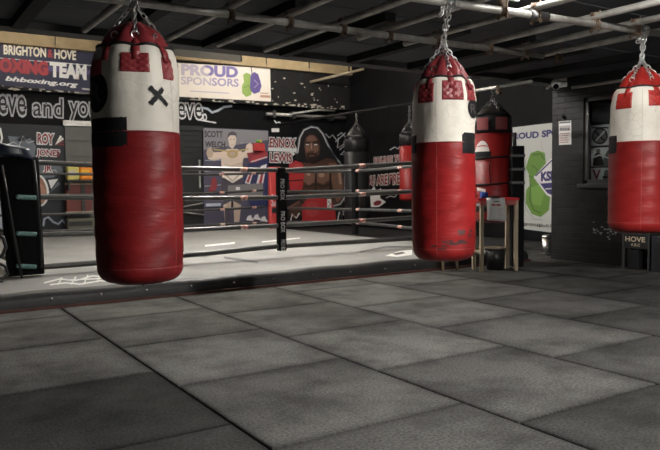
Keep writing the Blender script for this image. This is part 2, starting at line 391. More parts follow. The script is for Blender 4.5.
# downstand with peeling paint above the murals
mb = MB(); mb.bb((-2, 13.8, 2.79), (RW, BW, HIGHC))
fr = random.Random(3); fleck = []; FASC = 3.6
for i in range(190):
    u = fr.uniform(1.5, 9.4)
    z = 2.79 + abs(fr.gauss(0, .035)) if fr.random() < .55 else 2.8 + fr.uniform(0, .62)
    if 5 < u < 7.4 and z > 2.9 or u < 3.6 and z > 2.87: continue
    if z > 2.95 and u < 7.4: continue
    w, h = fr.uniform(.012, .06), fr.uniform(.008, .03)
    if z < 2.87: w *= 1.6
    n = 7; vs = [(u + w * math.cos(2 * PI * k / n) * fr.uniform(.5, 1), 13.7985, z + h * math.sin(2 * PI * k / n) * fr.uniform(.5, 1)) for k in range(n)]
    mb.add(vs, [list(range(n))], 1)
struct('trim_2', mb, [K['peel'], flat('bare_plaster', (.55, .50, .42))])
q0, q1 = onV(0, 42.5, 13.7).z, onV(300, 68, 13.7).z
mb = MB(); mb.bb((-2, 13.70, FASC), (RW, 13.80, HIGHC)); mb.bb((-2, 13.67, FASC - .01), (RW, 13.81, FASC + .05))
for k in range(12): mb.bb((-1.6 + k * 1.1, 13.665, FASC - .012), (-1.593 + k * 1.1, 13.8, HIGHC), 1)
struct('trim_6', mb, [K['ringceil'], flat('board_joint', (.07, .06, .045))])
# black bars under the low ceiling, from rear crossbar to beam
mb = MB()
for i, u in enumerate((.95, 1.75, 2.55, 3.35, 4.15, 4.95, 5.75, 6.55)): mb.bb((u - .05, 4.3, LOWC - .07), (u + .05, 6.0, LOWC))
struct('trim_3', mb, K['dull_black'])
struct('trim_4', MB().cyl((BR - .03, 3.0, 2.19), (BR - .03, 5.72, 2.19), .018), K['steel'])

# window in the brick wall
mb = MB()
fu0, fu1 = BR + .02, BR + .08
for lo, hi in (((fu0, WV0, WZ0), (fu1, WV1, WZ0 + .05)), ((fu0, WV0, WZ1 - .05), (fu1, WV1, WZ1)), ((fu0, WV0, WZ0), (fu1, WV0 + .05, WZ1)), ((fu0, WV1 - .05, WZ0), (fu1, WV1, WZ1))): mb.bb(lo, hi)
w = struct('window_1', mb, flat('grey_frame', (.06, .06, .058), .4), loc=(BR, 5.1, WZ0))
tag(MB().bb((BR - .03, WV0 - .06, WZ0 - .05), (BR + .08, WV1 + .07, WZ0)).build('window_sill', flat('grey_sill', (.05, .05, .05), .45), w, bevel=.006), kind='structure')
MB().bb((fu0 + .025, WV0 + .05, WZ0 + .05), (fu0 + .031, WV1 - .05, WZ1 - .05)).build('pane', K['glass'], w)
MB().cyl((fu0 - .004, WV1 - .06, 1.74), (fu0 - .004, WV1 - .06, 1.93), .008, 10).build('latch', K['chrome'], w)
struct('trim_5', MB().bb((BR + .20, WV0 - .05, WZ0 - .05), (BR + .22, WV1 + .05, WZ1 + .05)), flat('window_backing', (.012, .013, .014)))

GREY, LG, BLK, WHT, DRED = flat('print_grey', (.14, .14, .14)), flat('print_light_grey', (.45, .45, .44)), flat('print_black', (.012, .012, .013)), flat('print_white', (.62, .62, .62)), flat('print_dark_red', (.22, .022, .03))
NU = Vector((-1, 0, 0)); NV = Vector((0, -1, 0))
def paper_U(u): return lambda x, y: onU(x, y, u)
def paper_V(v): return lambda x, y: onV(x, y, v)
def sheet(name, label, cat, P, N, quad, m, group=None, th=.004):
    """a flat sheet with thickness; its print is a child"""
    pts = [P(*q) for q in quad]; c = sum(pts, Vector()) / len(pts); N = Vector(N)
    t = thing(name, label, cat, c, group); mb = MB(); n = len(pts)
    mb.add([p for p in pts] + [p - N * th for p in pts], [list(range(n)), [n + i for i in reversed(range(n))]] + [(i, (i + 1) % n, n + (i + 1) % n, n + i) for i in range(n)])
    mb.build('sheet', m, t); return t
P = paper_U(BR + .12)
wg = 'notices behind the window'
t = sheet('poster', 'black and white poster with a round emblem, topmost behind the window glass', 'poster', P, NU, [(590.5, 126), (610, 124), (610, 145), (590.5, 146)], flat('window_paper', (.62, .63, .63)), wg)
pr = Print(P, NU); pr.ell(600, 136, 8, 8.5, BLK); pr.ell(600, 136, 6.4, 6.8, GREY); pr.line([(595, 131), (605, 141)], 2, BLK); pr.line([(605, 131), (596, 141)], 1.6, WHT); pr.rect(592, 127, 609, 128.5, BLK); pr.build('picture', t)
t = sheet('poster', 'black and white action photo sheet, middle one behind the window glass', 'poster', P, NU, [(591, 148), (611, 147), (611, 166), (591, 166.5)], flat('window_paper', (.62, .63, .63)), wg)
pr = Print(P, NU); pr.poly([(593, 166), (594, 156), (598, 151), (602, 155), (604, 166)], BLK); pr.ell(598.5, 151, 2.2, 2.4, GREY); pr.poly([(603, 160), (608, 150), (611, 149), (611, 166), (604, 166)], GREY); pr.line([(592, 158), (600, 155), (609, 158)], 1.5, WHT); pr.build('picture', t)
t = sheet('poster', 'white sheet with a big dark red V, lowest behind the window glass', 'poster', P, NU, [(591, 168), (612, 167.5), (612, 181), (591, 182)], flat('window_paper', (.62, .63, .63)), wg)
pr = Print(P, NU); pr.text('V', 592.5, 169.5, 601, 180, DRED, bold=.03); pr.poly([(603, 180), (605, 170), (609, 170), (611, 180)], GREY); pr.rect(603, 176, 610, 178, BLK); pr.build('lettering', t)
t = sheet('poster', 'dim grey poster in the top of the window above the emblem', 'poster', P, NU, [(592, 102), (612, 101), (612, 121), (592, 122)], flat('dim_poster', (.045, .05, .05)), wg)
pr = Print(P, NU); pr.poly([(594, 121), (597, 110), (603, 106), (608, 112), (610, 121)], flat('dim_poster_figure', (.02, .022, .023))); pr.rect(593, 103, 611, 105, GREY); pr.build('picture', t)

# notice on the bricks
P = paper_U(BR - .004)
t = sheet('notice', 'white printed notice with a dark heading taped to the black brick wall', 'notice', P, NU, [(558.8, 121.5), (571, 120.6), (571.2, 144.4), (559, 145)], K['paper'])
pr = Print(P, NU); NR = flat('notice_red', (.42, .22, .22)); pr.rect(559.5, 122, 570.5, 123.6, GREY, -.07); pr.rect(559.5, 126, 570.5, 131.4, flat('notice_grey', (.5, .46, .46)), -.07)
for i in range(4): pr.rect(560 + i * 2.6, 128, 562 + i * 2.6, 130.6, GREY, -.07)
for i in range(5): pr.rect(560.2, 133.4 + i * 2.2, 570 - (i % 3), 134.2 + i * 2.2, NR, -.07)
pr.build('lettering', t)
tag(MB().cyl(onU(563, 117, BR), onU(563, 117, BR - .03), .02).build('wall_hook', K['plastic'], loc=onU(563, 117, BR)), 'small black hook on the brick wall just above the white notice', 'hook')

# CCTV camera
c = onU(556, 84, BR - .14)
t = thing('security_camera', 'white turret security camera at the top corner of the black brick wall', 'camera', c)
MB().lathe([(.0, .055), (.03, .055), (.055, .035), (.062, 0), (.055, -.035), (.03, -.062), (0, -.07)], c, 24).build('housing', K['whiteplastic'], t)
d = (CAM - c).normalized()
e = c + d * .045 + Vector((0, 0, -.03))
MB().tube([e - d * .02, e + d * .02], [.036, .033], 20).build('lens', K['lens'], t)
MB().cyl(c + Vector((0, .0, .03)), Vector((BR, c.y, c.z + .03)), .022).box((BR - .012, c.y, c.z + .03), (.024, .12, .12)).build('bracket', K['whiteplastic'], t)
MB().tube([c + Vector((0, .05, 0)), c + Vector((.02, .12, -.01)), c + Vector((.03, .16, -.04))], .018, 10).build('connector', K['steel'], t)
MB().tube([c + Vector((.0, -.05, .02)), c + Vector((.06, -.18, .02)), c + Vector((.1, -.32, .05))], .008, 8).build('cable', K['plastic'], t)

# ------------------------------------------------------------------ scaffold pipes, lamps
def pipe(label, a, b, r=.0242, group='scaffold pipes under the ceiling', m='steel'):
    a, b = Vector(a), Vector(b); t = thing('scaffold_pipe', label, 'pipe', (a + b) / 2, group)
    MB().cyl(a, b, r, 16).build('tube', K[m], t); return t
def clamp(t, p, along, up=1):
    """swivel clamp holding two crossing tubes, with bolts"""
    p = Vector(p); a = Vector(along).normalized(); s = a.cross(Vector((0, 0, 1)))
    mb = MB(); mb.tube([p - a * .021, p + a * .021], .030, 12)
    mb.box(p + Vector((0, 0, .03 * up)), (.045, .045, .02)); mb.tube([p + Vector((0, 0, .055 * up)) - s * .021, p + Vector((0, 0, .055 * up)) + s * .021], .030, 12)
    for q in (s * .036, s * -.036): mb.cyl(p + q + Vector((0, 0, -.055)), p + q + Vector((0, 0, .09 * up)), .006, 8); mb.box(p + q + Vector((0, 0, -.04)), (.018, .018, .012)); mb.box(p + q * .5 + Vector((0, 0, -.03)), (.02, .036, .012))
    return mb.build('clamp', K['rust'], t)
UX = Vector((1, 0, 0)); VX = Vector((0, 1, 0))
ZP = 2.105
P1 = pipe('front steel scaffold crossbar that carries the middle and right punching bags', (-2, 3.2 + .075 * 4.95, ZP), (BR, 3.2 - .075 * 4.41, ZP))
MB().cyl((3.60, 3.151, ZP), (3.76, 3.139, ZP), .031, 16).build('coupler', K['chain_dark'], P1)
P2 = pipe('rear steel scaffold crossbar with a row of rusty clamps, nearest the boxing ring', (-2, 4.2, ZP), (4.86, 4.10, ZP))
js = [(1.93, 'second long pipe from the left laid across the rear crossbar'), (2.36, 'third long pipe from the left laid across the rear crossbar'), (2.79, 'fourth long pipe from the left, left of the middle punching bag'),
      (3.20, 'fifth long pipe from the left, passing behind the middle bag chain'), (3.66, 'long pipe right of the middle bag chain, under the lit ceiling lamp'),
      (4.22, 'third long pipe from the right, clamped across both crossbars'), (4.64, 'second long pipe from the right, meeting the right bag chain'), (5.06, 'rightmost long pipe passing behind the right bag chain')]
for i, (u, lb) in enumerate([(1.3, 'leftmost long pipe, above the left punching bag')] + js):
    far = 4.27 if u > 4 else (5.3 if u < 3 else 4.5)
    o = pipe('grey scaffold tube: ' + lb, (u + .01, -.5, ZP + .052), (u - .01, far, ZP + .052), m='steel')
    clamp(P2, (u, 4.18 - (u + .6) * .0147, ZP), UX)
    if u > 4 or i in (5,): clamp(P1, (u, 3.2 - .075 * (u - 2.95), ZP), UX)
    else: pass
clamp(P1, (3.37, 3.168, ZP), UX)
o = pipe('short scaffold tube above the red and black bag tied to the post', (6.33, 5.5, 2.17), (6.33, 6.6, 2.17), .02)
clamp(o, (6.33, 6.0, 2.165), VX, -1); clamp(o, (6.33, 6.4, 2.165), VX, -1)

def lamp(label, u, v0, v1, z, tube, hw=.06, group='fluorescent ceiling lamps', top=None):
    c = Vector((u, (v0 + v1) / 2, z)); t = thing('ceiling_lamp', label, 'lamp', c, group)
    MB().bb((u - hw, v0, z + .02), (u + hw, v1, z + .06)).build('housing', K['whiteplastic'], t, bevel=.005)
    MB().bb((u - .05, v0 + .03, z - .025), (u + .05, v1 - .03, z + .02)).build('diffuser', K[tube], t, bevel=.012)
    if top:
        for v in (v0 + .2, v1 - .2): MB().cyl((u, v, z + .06), (u, v, top), .008, 8).build('suspension_rod', K['steel'], t)
    for v in (v0 + .015, v1 - .015): MB().bb((u - .055, v - .015, z - .03), (u + .055, v + .015, z + .02)).build('end_cap', K['whiteplastic'], t)
    return t
lamp('lit white fluorescent lamp on the low ceiling between the middle and right bags', 3.63, 2.1, 3.34, 2.27, 'tube')
lamp('unseen key lamp added on the low ceiling in front of the bags', 3.0, .6, 1.9, 2.27, 'tube_key')  # key light added out of view to brighten the bags from the front
lamp('unseen fill lamp added on the low ceiling behind the viewpoint', 3.3, -1.7, -.3, 2.27, 'tube_fill')  # fill light added behind the camera for the bag fronts
lamp('white fluorescent lamp high over the ring, left one', 1.6, 7.4, 8.9, 3.3, 'tube_ring', .02, top=HIGHC)
lamp('white fluorescent lamp high over the ring, right one', 4.3, 7.2, 8.9, 3.3, 'tube_ring_main', .02, top=HIGHC)
lamp('unseen fill lamp added high over the far half of the ring', 4.6, 9.4, 10.9, 3.38, 'tube_ring_fill', .02, top=HIGHC)  # added out of view to brighten the murals and back wall

for lb, u0, u1 in (('unseen slim fill lamp added against the high ceiling in front of the left banner', 1.7, 2.8), ('unseen slim fill lamp added against the high ceiling in front of the sponsors banner', 5.4, 8.6)):  # unseen lamps added to brighten the pale fascia and the banners
    t = thing('ceiling_lamp', lb, 'lamp', ((u0 + u1) / 2, 12.15, 3.86), 'fluorescent ceiling lamps')
    MB().bb((u0, 12.12, 3.87), (u1, 12.18, HIGHC)).build('housing', K['whiteplastic'], t); MB().cyl((u0 + .03, 12.15, 3.845), (u1 - .03, 12.15, 3.845), .022, 12).build('tube', mat('added_wall_fill_tube', (1, 1, 1), .5, emit=((1, .96, .9), 32)), t)
    for u in (u0 + .012, u1 - .012): MB().bb((u - .012, 12.125, 3.815), (u + .012, 12.175, 3.87)).build('end_cap', K['whiteplastic'], t)
# ------------------------------------------------------------------ punching bags
def smooth(a, b, x):
    t = min(1, max(0, (x - a) / (b - a))); return t * t * (3 - 2 * t)
def make_bag(label, xc, D, yb, ys, yt, ytop, yapex, top_u, wpx, tpx, patches, tapes, logo, xtape, seams, mats, hang_to, facing_extra=0, tz=None, seed=1, scuffs=(), strands=2, strap_n=6, dang=0):
    ax = onD(xc, (ys + yb) / 2, D); cx, cy = ax.x, ax.y
    zof = lambda y, d=0: onD(xc, y, D - d).z
    sc = FPX / D * 1.0
    R = wpx / sc; RT = tpx / sc
    zb, zs, zt, zc, za = zof(yb, .14), zof(ys, R * .9), zof(yt, .1), zof(ytop, .05), zof(yapex)
    base = Vector((cx, cy, zb))
    t = thing('punching_bag', label, 'punching bag', base, 'red and white punching bags')
    th0 = math.atan2(-cy, -cx)     # towards the viewer
    rc = .075
    def rad(z):
        h = z - zb
        if h < rc: return R * .985 - rc + math.sqrt(max(0, rc * rc - (rc - h) ** 2))
        f = R * (.985 + .02 * math.sin(min(1, (h - rc) / (zs - zb)) * PI))
        k = max(0, (z - zs - (zt - zs) * .55) / ((zt - zs) * .45)); k = min(1, k); q = 1 - math.sqrt(max(0, 1 - .92 * k * k)); q /= 1 - math.sqrt(.08); return f * (1 - q) + RT * q
    ph = [random.Random(seed).uniform(0, 6) for _ in range(8)]
    def lump(z, a):
        u = (z - zs) / (zt - zs)
        w = .0025 * math.sin(3 * a + ph[0] + 5 * z) + .0018 * math.sin(5 * a + ph[1] - 9 * z) + .0012 * math.sin(z * 60 + 3 * math.sin(2 * a + ph[4]))
        if u > 0: w += u * (.011 * abs(math.sin((a - math.atan2(-cy, -cx) - facing_extra) * strap_n / 2)) - .006 + .004 * math.sin(7 * a + ph[3])) 
        return w
    def surf(th, z, e=0):
        a = th0 + th; r = rad(z) + lump(z, a) + e
        return Vector((cx + r * math.cos(a), cy + r * math.sin(a), z))
    n = 96
    def shell(z0, z1, st, cap0=False):
        mb = MB(); zz = [z0 + (z1 - z0) * i / st for i in range(st + 1)]; vs = []
        for z in zz:
            for k in range(n): vs.append(surf(2 * PI * k / n, z))
        mb.add(vs, [(i * n + k, i * n + (k + 1) % n, (i + 1) * n + (k + 1) % n, (i + 1) * n + k) for i in range(st) for k in range(n)], 0, True)
        return mb
    low = shell(zb + rc * 0, zs, 70)
    low.f.append([k for k in range(n)][::-1]); low.m.append(0); low.sm.append(False)
    low.build('lower_cover', mats['low'], t)
    up = shell(zs, zt, 50); up.build('upper_cover', mats['up'], t)
    # piping at the seam and near the bottom
    MB().tube([surf(2 * PI * k / 60, zs, .0005) for k in range(60)], .0028, 6, 0, True).build('seam', mats['cap'], t)
    MB().tube([surf(2 * PI * k / 60, zb + rc * 1.05, -.0003) for k in range(60)], .0015, 6, 0, True).build('bottom_seam', mats['st2'], t)
    # cap: gathered leather cone with lobes between the straps
    mb = MB(); prof = []; N = strap_n
    off = facing_extra
    m_ = 14
    vs = []
    for i in range(m_ + 1):
        k = i / m_; z = zt + (zc - zt) * k; r = RT * (.45 * (1 - k) ** .7 + .55 * (1 - k) ** 1.2) * .97 + .03 * k
        for q in range(n):
            a = th0 + 2 * PI * q / n; lob = .16 * math.sin(PI * min(1, k * 1.3)) * abs(math.sin((a - th0 - off) * N / 2))
            rr = r * (1 + lob * .8) + (lump(zt, a) if k < .2 else 0) * (1 - k * 5 if k < .2 else 0)
            vs.append(Vector((cx + rr * math.cos(a), cy + rr * math.sin(a), z + (.02 * abs(math.sin((a - th0 - off) * N / 2)) * math.sin(PI * k)))))
    mb.add(vs, [(i * n + k, i * n + (k + 1) % n, (i + 1) * n + (k + 1) % n, (i + 1) * n + k) for i in range(m_) for k in range(n)], 0, True)
    mb.f.append([m_ * n + k for k in range(n)]); mb.m.append(0); mb.sm.append(True)
    mb.build('shoulder_cap', mats['cap'], t)
    MB().tube([surf(2 * PI * k / 72, zt - .004 + .012 * abs(math.sin((2 * PI * k / 72 - off) * N / 2)), .002) for k in range(72)], .0065, 8, 0, True).build('binding', K['black'], t)
    # straps, D-rings and quilted patches
    rD = RT * .50; zD = zt + (zc - zt) * .3
    def strip(th, pts, w, mb, thick=.004):
        """band through (radius,z) pairs at angle th, width w"""
        a = th0 + th; rd = Vector((math.cos(a), math.sin(a), 0)); td = Vector((-math.sin(a), math.cos(a), 0)); vs = []
        for r, z in pts:
            for s_ in (-1, 1): vs.append(Vector((cx, cy, z)) + rd * r + td * s_ * w / 2)
        mb.add(vs, [(2 * i, 2 * i + 1, 2 * i + 3, 2 * i + 2) for i in range(len(pts) - 1)], 0, True)
    apex = Vector((cx, cy, za))
    for k in range(N):
        th = off + 2 * PI * k / N
        zp = zt - .02
        cpr = lambda k_: RT * (.45 * (1 - k_) ** .7 + .55 * (1 - k_) ** 1.2) * .97 + .03 * k_ + .002
        mb = MB(); strip(th, [(rad(zp - .05) + .003, zp - .05), (rad(zp) + .002, zp)] + [(cpr(q), zt + (zc - zt) * q) for q in (.03, .1, .16, .22, .28)], .036, mb)
        mb.build('strap', mats['cap'], t, solid=.005)
        a = th0 + th; rd = Vector((math.cos(a), math.sin(a), 0)); cD = Vector((cx, cy, zD + .012)) + rd * (cpr(.32) + .004)
        MB().ring(cD, Vector((-math.sin(a), math.cos(a), 0)) * .3 + rd, .017, .0035, 16, 6).build('d_ring', K['chain'], t)
        if N == 6 or k % 2 == 0: MB().chain(cD + Vector((0, 0, .014)) - rd * .004, apex - Vector((0, 0, .006)), .034, .0036, .0095).build('chain', K['chain'], t)
    def patch(th_a, th_b, z0, z1, m, name, e=.0035, puff=0, sub=(10, 8)):
        mb = MB(); vs = []; a, b = sub
        for j in range(b + 1):
            for i in range(a + 1):
                th = th_a + (th_b - th_a) * i / a; z = z0 + (z1 - z0) * j / b
                q = puff * abs(math.sin(PI * (i / a * 3 + j / b * 3)) * math.sin(PI * (i / a * 3 - j / b * 3))) if puff else 0
                edge = 0 if (i in (0, a) or j in (0, b)) else 1
                vs.append(surf(th, z, e * edge + q * edge))
        mb.add(vs, [(j * (a + 1) + i, j * (a + 1) + i + 1, (j + 1) * (a + 1) + i + 1, (j + 1) * (a + 1) + i) for j in range(b) for i in range(a)], 0, True)
        return mb.build(name, m, t)
    def th_of(x, y=None):
        s_ = max(-.995, min(.995, (x - xc) / wpx)); return math.asin(s_) 
    def zf(y, x=None):
        return zof(y, R * .9 if x is None else R * math.cos(th_of(x)))
    for (x0, y0, x1, y1) in patches:
        patch(th_of(x0), th_of(x1), zf(y1), zf(y0), mats['patch'], 'patch', .004, .0035, (24, 24))
    for (x0, y0, x1, y1) in tapes:
        xm = (x0 + x1) / 2; patch(th_of(x0), th_of(x1), zf(y1, xm), zf(y0, xm), K['tape'], 'tape_patch', .003)
    if logo:
        x0, y0, x1, y1, ch = logo; tc = (th_of(x0) + th_of(x1)) / 2; tr = (th_of(x1) - th_of(x0)) / 2; zc0 = (zf(y0, x0) + zf(y1, x0)) / 2; zr = abs(zf(y0, x0) - zf(y1, x0)) / 2
        mb = MB(); vs = [surf(tc, zc0, .003)]; rings = 5; q = 28
        for i in range(1, rings + 1):
            for k in range(q): vs.append(surf(tc + tr * i / rings * math.cos(2 * PI * k / q), zc0 + zr * i / rings * math.sin(2 * PI * k / q), .003))
        fs = [(0, 1 + k, 1 + (k + 1) % q) for k in range(q)] + [(1 + (i - 1) * q + k, 1 + i * q + k, 1 + i * q + (k + 1) % q, 1 + (i - 1) * q + (k + 1) % q) for i in range(1, rings) for k in range(q)]
        mb.add(vs, fs, 0, True); lg = mb.build('logo_patch', K['tape'], t)
        tv, tf = text_geo(ch, .02); bx0, bx1 = min(p[0] for p in tv), max(p[0] for p in tv); by0, by1 = min(p[1] for p in tv), max(p[1] for p in tv)
        MB().add([surf(tc + tr * .5 * ((p[0] - bx0) / (bx1 - bx0) * 2 - 1), zc0 + zr * .5 * ((p[1] - by0) / (by1 - by0) * 2 - 1), .0045) for p in tv], tf).build('emblem', K['logogrey'], lg)
    if xtape:
        (xa, ya, xb, yb_), = xtape
        for (p, q) in (((xa, ya), (xb, yb_)), ((xa + .5, yb_), (xb - 4, ya))):
            mb = MB(); vs = []; st = 12; wz = .011
            A = (th_of(p[0]), zf(p[1])); B = (th_of(q[0]), zf(q[1])); dx, dz = (B[0] - A[0]) * R, B[1] - A[1]; l = math.hypot(dx, dz); nx, nz = -dz / l, dx / l
            for i in range(st + 1):
                f = i / st
                for s_ in (-1, 1):
                    ww = wz * (1 + .15 * math.sin(i * 2.1)); vs.append(surf(A[0] + (B[0] - A[0]) * f + s_ * nx * ww / R, A[1] + dz * f + s_ * nz * ww, .0035))
            mb.add(vs, [(2 * i, 2 * i + 1, 2 * i + 3, 2 * i + 2) for i in range(st)], 0, True); mb.build('tape_cross', K['tape'], t)
    for (x, m) in seams:
        th = th_of(x); pts = [surf(th, zb + .03 + (zt - .05 - zb) * i / 60, .0002) for i in range(61)]
        cut = [p for p in pts if p.z < zs]; MB().tube(cut, .0017, 6).build('stitch_line', mats['st2'], t)
        cut = [p for p in pts if p.z >= zs]; MB().tube(cut, .0017, 6).build('stitch_line', flat('white_seam', (.42, .40, .36)), t)
    for (x, y, w_, h_) in scuffs:
        rs = random.Random(int(x * 7 + y)); mb = MB(); tc, z0 = th_of(x), zf(y, x)
        for i in range(5):
            a0, b0 = tc + rs.uniform(-.5, .5) * w_ / wpx, z0 + rs.uniform(-.5, .5) * h_ / sc
            k = 10; mb.add([surf(a0 + w_ * .3 / wpx * math.cos(2 * PI * q / k) * rs.uniform(.5, 1), b0 + h_ * .25 / sc * math.sin(2 * PI * q / k) * rs.uniform(.5, 1), .0006 + .0002 * i) for q in range(k)], [list(range(k))], 0, True)
        mb.build('scuff_mark', K['scuff'], t)
    # loop under the base
    MB().ring(Vector((cx + .01, cy, zb - .006)), UX, .016, .0025, 14, 6).build('base_loop', K['chain_dark'], t)
    # swivel and the chain up to the crossbar
    MB().ring(apex, FWD, .016, .004, 14, 6).build('swivel', K['chain'], t)
    tt = Vector(hang_to)
    mb = MB(); lat = RGT * .012
    for k in range(strands):
        s_ = (k - (strands - 1) / 2) * 2; mb.chain(apex + Vector((0, 0, .012)) + lat * s_ * .2, tt + lat * s_ + Vector((0, 0, -.012)), .036, .0042, .0115)
    mb.build('hanging_chain', K['chain'], t)
    mb = MB(); rs = random.Random(seed + 5)
    for q in range(3 + seed % 3):
        cc = tt + Vector((rs.uniform(-.028, .028), 0, .0)); R_ = .036; Q = 9; pts = [cc + Vector((.012 * math.sin(k), math.cos(2 * PI * k / Q) * R_, .0 + math.sin(2 * PI * k / Q) * R_)) for k in range(Q)]
        for k in range(Q): mb.chain(pts[k], pts[(k + 1) % Q], .034, .004, .0105)
    mb.build('wrapped_chain', K['chain'], t)
    mb = MB()
    for q in range(dang):
        a = tt + Vector((-.05 + .05 * q, 0, -.03)); mb.chain(a, a + Vector((-.03, 0, -.06)), .034, .004, .0105); mb.chain(a + Vector((-.03, 0, -.06)), a + Vector((.03, -.02, .03)), .034, .004, .0105)
    if dang: mb.build('loose_chain', K['chain'], t)
    return t
K['reddeep'] = leather('deep_red_leather', (.185, .0085, .010), (.065, .004, .005), .46, .44, .74, (1, 1, 4), ns=3)
dd = dict(low=K['reddeep'], up=K['white'], cap=K['redcap'], patch=K['redcap'], st2=K['stitchred'])
dk = dict(low=K['red'], up=K['white'], cap=K['redcap'], patch=K['redcap'], st2=K['stitchred'])
lt = dict(low=K['redbright'], up=K['white'], cap=K['redcapbright'], patch=K['redcapbright'], st2=K['stitchred'])
P1V = lambda u: 3.2 - .075 * (u - 2.95)
def hang(x, D): p = onD(x, 190, D); return (p.x, P1V(p.x), ZP)
make_bag('large red and white punching bag with a black tape cross, nearest and leftmost', 139, 3.3, 285.5, 131, 47, 20, 2, 0, 42.6, 35, [(125, 52, 152, 72), (98, 57, 106, 74), (165, 54, 175, 77)],
         [(92, 117.5, 130, 147)], (93, 76, 113, 115, 'R'), [(151, 87, 168, 104)], [(173, 0)], dd, hang(139, 3.3), .02, seed=2, scuffs=(), strap_n=8)
make_bag('red and white punching bag hanging in the centre, dirty near its base', 443.5, 4.33, 262, 142, 78, 54, 42, 0, 31.3, 24.5, [(418.5, 82, 434, 101.5), (442, 80, 463, 100), (467, 82, 473.5, 100)],
         [(461, 133, 475.5, 154), (410, 135, 416.5, 153)], (467, 99, 475, 118, 'R'), None, [(437, 0)], dk, hang(443.5, 4.33), .28, seed=3, scuffs=((455, 240, 22, 8), (465, 234, 14, 8), (440, 248, 14, 5)), strands=2, dang=1, strap_n=8)
make_bag('bright red and white punching bag at the right edge, hanging by the window', 639.8, 5.15, 233.5, 141, 87.5, 66, 60, 0, 29.3, 23, [(617, 91, 631.5, 107.5), (646.5, 90, 663, 106)],
         [(607, 135, 618, 153)], None, None, [(641, 0)], lt, hang(639.8, 5.15), -.5, seed=9, strands=2, dang=2)

def small_bag(name, label, x, D, yb, yseam, yt, yc, ya, wpx, low, up, chain_top, group=None):
    """plain hanging bag: two covers, cap, four chains"""
    a = onD(x, 190, D); c = Vector((a.x, a.y, 0)); z = lambda y: onD(x, y, D).z; R = wpx / FPX * D
    zb, zs, zt, zc, za = z(yb), z(yseam), z(yt), z(yc), z(ya); t = thing(name, label, 'punching bag', (c.x, c.y, zb), group)
    rc = .07; pr = [(R - rc + math.sqrt(max(0, rc * rc - (rc - h) ** 2)), zb + h) for h in [rc * i / 6 for i in range(7)]]
    MB().lathe(pr + [(R, zs)], c, 40).build('lower_cover', low, t)
    wr = lambda r, zz, ang: r * (1 + .03 * math.sin(6 * ang + zz * 9))
    MB().lathe([(R, zs), (R * 1.005, zs + (zt - zs) * .6), (R * .95, zt)], c, 40, fn=wr).build('upper_cover', up, t)
    MB().lathe([(R * .95, zt), (R * .8, zt + (zc - zt) * .3), (R * .5, zt + (zc - zt) * .7), (R * .25, zc)], c, 40, fn=lambda r, zz, ang: r * (1 + .09 * math.cos(4 * ang))).build('shoulder_cap', up, t)
    ap = Vector((c.x, c.y, za))
    for k in range(4):
        an = math.atan2(-c.y, -c.x) + .5 + k * PI / 2; p = c + Vector((math.cos(an) * R * .7, math.sin(an) * R * .7, zt + (zc - zt) * .45)); MB().chain(p, ap, .045, .005, .014).build('chain', K['chain_dark'], t)
    MB().chain(ap, Vector((c.x, c.y, chain_top)), .05, .006, .017).build('hanging_chain', K['chain_dark'], t)
    return t, c, R, z
# bag tied to the post
BX = 492.5; BD = 8.6
tb, cb, Rb, zb4 = small_bag('punching_bag', 'red bag with black top and white crest, strapped to the black post behind the table', BX, BD, 222, 134, 116, 106, 99, 19, K['redbright'], K['black'], 2.16)
def bag_pt(x, y, e=.003):
    s_ = max(-.99, min(.99, (x - BX) / 19.0)); an = math.atan2(-cb.y, -cb.x) + math.asin(s_); return Vector((cb.x + (Rb + e) * math.cos(an), cb.y + (Rb + e) * math.sin(an), zb4(y)))
def bag_patch(pts, m, name, e=.004):
    n = len(pts); bm = bmesh.new(); f = bm.faces.new([bm.verts.new(bag_pt(px, py, e)) for px, py in pts]); bmesh.ops.triangulate(bm, faces=[f]); bm.verts.index_update()
    o = MB().add([v.co.copy() for v in bm.verts], [[v.index for v in f.verts] for f in bm.faces]).build(name, m, tb); bm.free(); return o
for x0 in (478.5, 495): bag_patch([(x0 + i * 2, 119) for i in range(6)] + [(x0 + 10 - i * 2, 131) for i in range(6)], flat('faded_red_patch', (.17, .022, .022)), 'patch', .02)
def bag_grid(x0, x1, ytop, ybot, m, name, e):
    n_ = 14; vs = []
    for i in range(n_ + 1):
        x = x0 + (x1 - x0) * i / n_
        for f in (0, .5, 1): vs.append(bag_pt(x, ytop(i / n_) * (1 - f) + ybot(i / n_) * f, e))
    return MB().add(vs, [(3 * i + k, 3 * i + 3 + k, 3 * i + 4 + k, 3 * i + 1 + k) for i in range(n_) for k in (0, 1)], 0, True).build(name, m, tb)
bag_grid(476, 489.5, lambda t_: 152 - 10.5 * math.sin(PI * t_) ** .6, lambda t_: 152.5, flat('crest_white', (.6, .55, .53)), 'crest', .004)
bag_grid(475, 491, lambda t_: 152, lambda t_: 158.5 + .8 * math.sin(t_ * 16), K['tape'], 'crest_band', .005)
bag_grid(478, 488, lambda t_: 146.5 - .6 * math.sin(PI * t_), lambda t_: 147.6 - .6 * math.sin(PI * t_), flat('crest_red', (.35, .03, .03)), 'crest_text', .006)
bag_grid(478, 486, lambda t_: 187.3 + 2 * t_, lambda t_: 190.3 + 1.6 * t_, flat('crest_white', (.6, .55, .53)), 'lettering', .004)
MB().lathe([(Rb * 1.0 + .002, zb4(211)), (Rb + .004, zb4(203))], cb, 40).build('base_band', K['black'], tb)
pp = onD(516.5, 200, 8.33)
for y in (157, 183):
    pts = [bag_pt(474 + i * 1.9, y + 2 - i * .1, .008) for i in range(19)] + [Vector((pp.x - .03, pp.y - .03, zb4(y - 1)))]
    MB().tube(pts, .012, 8).build('strap', K['tape'], tb)
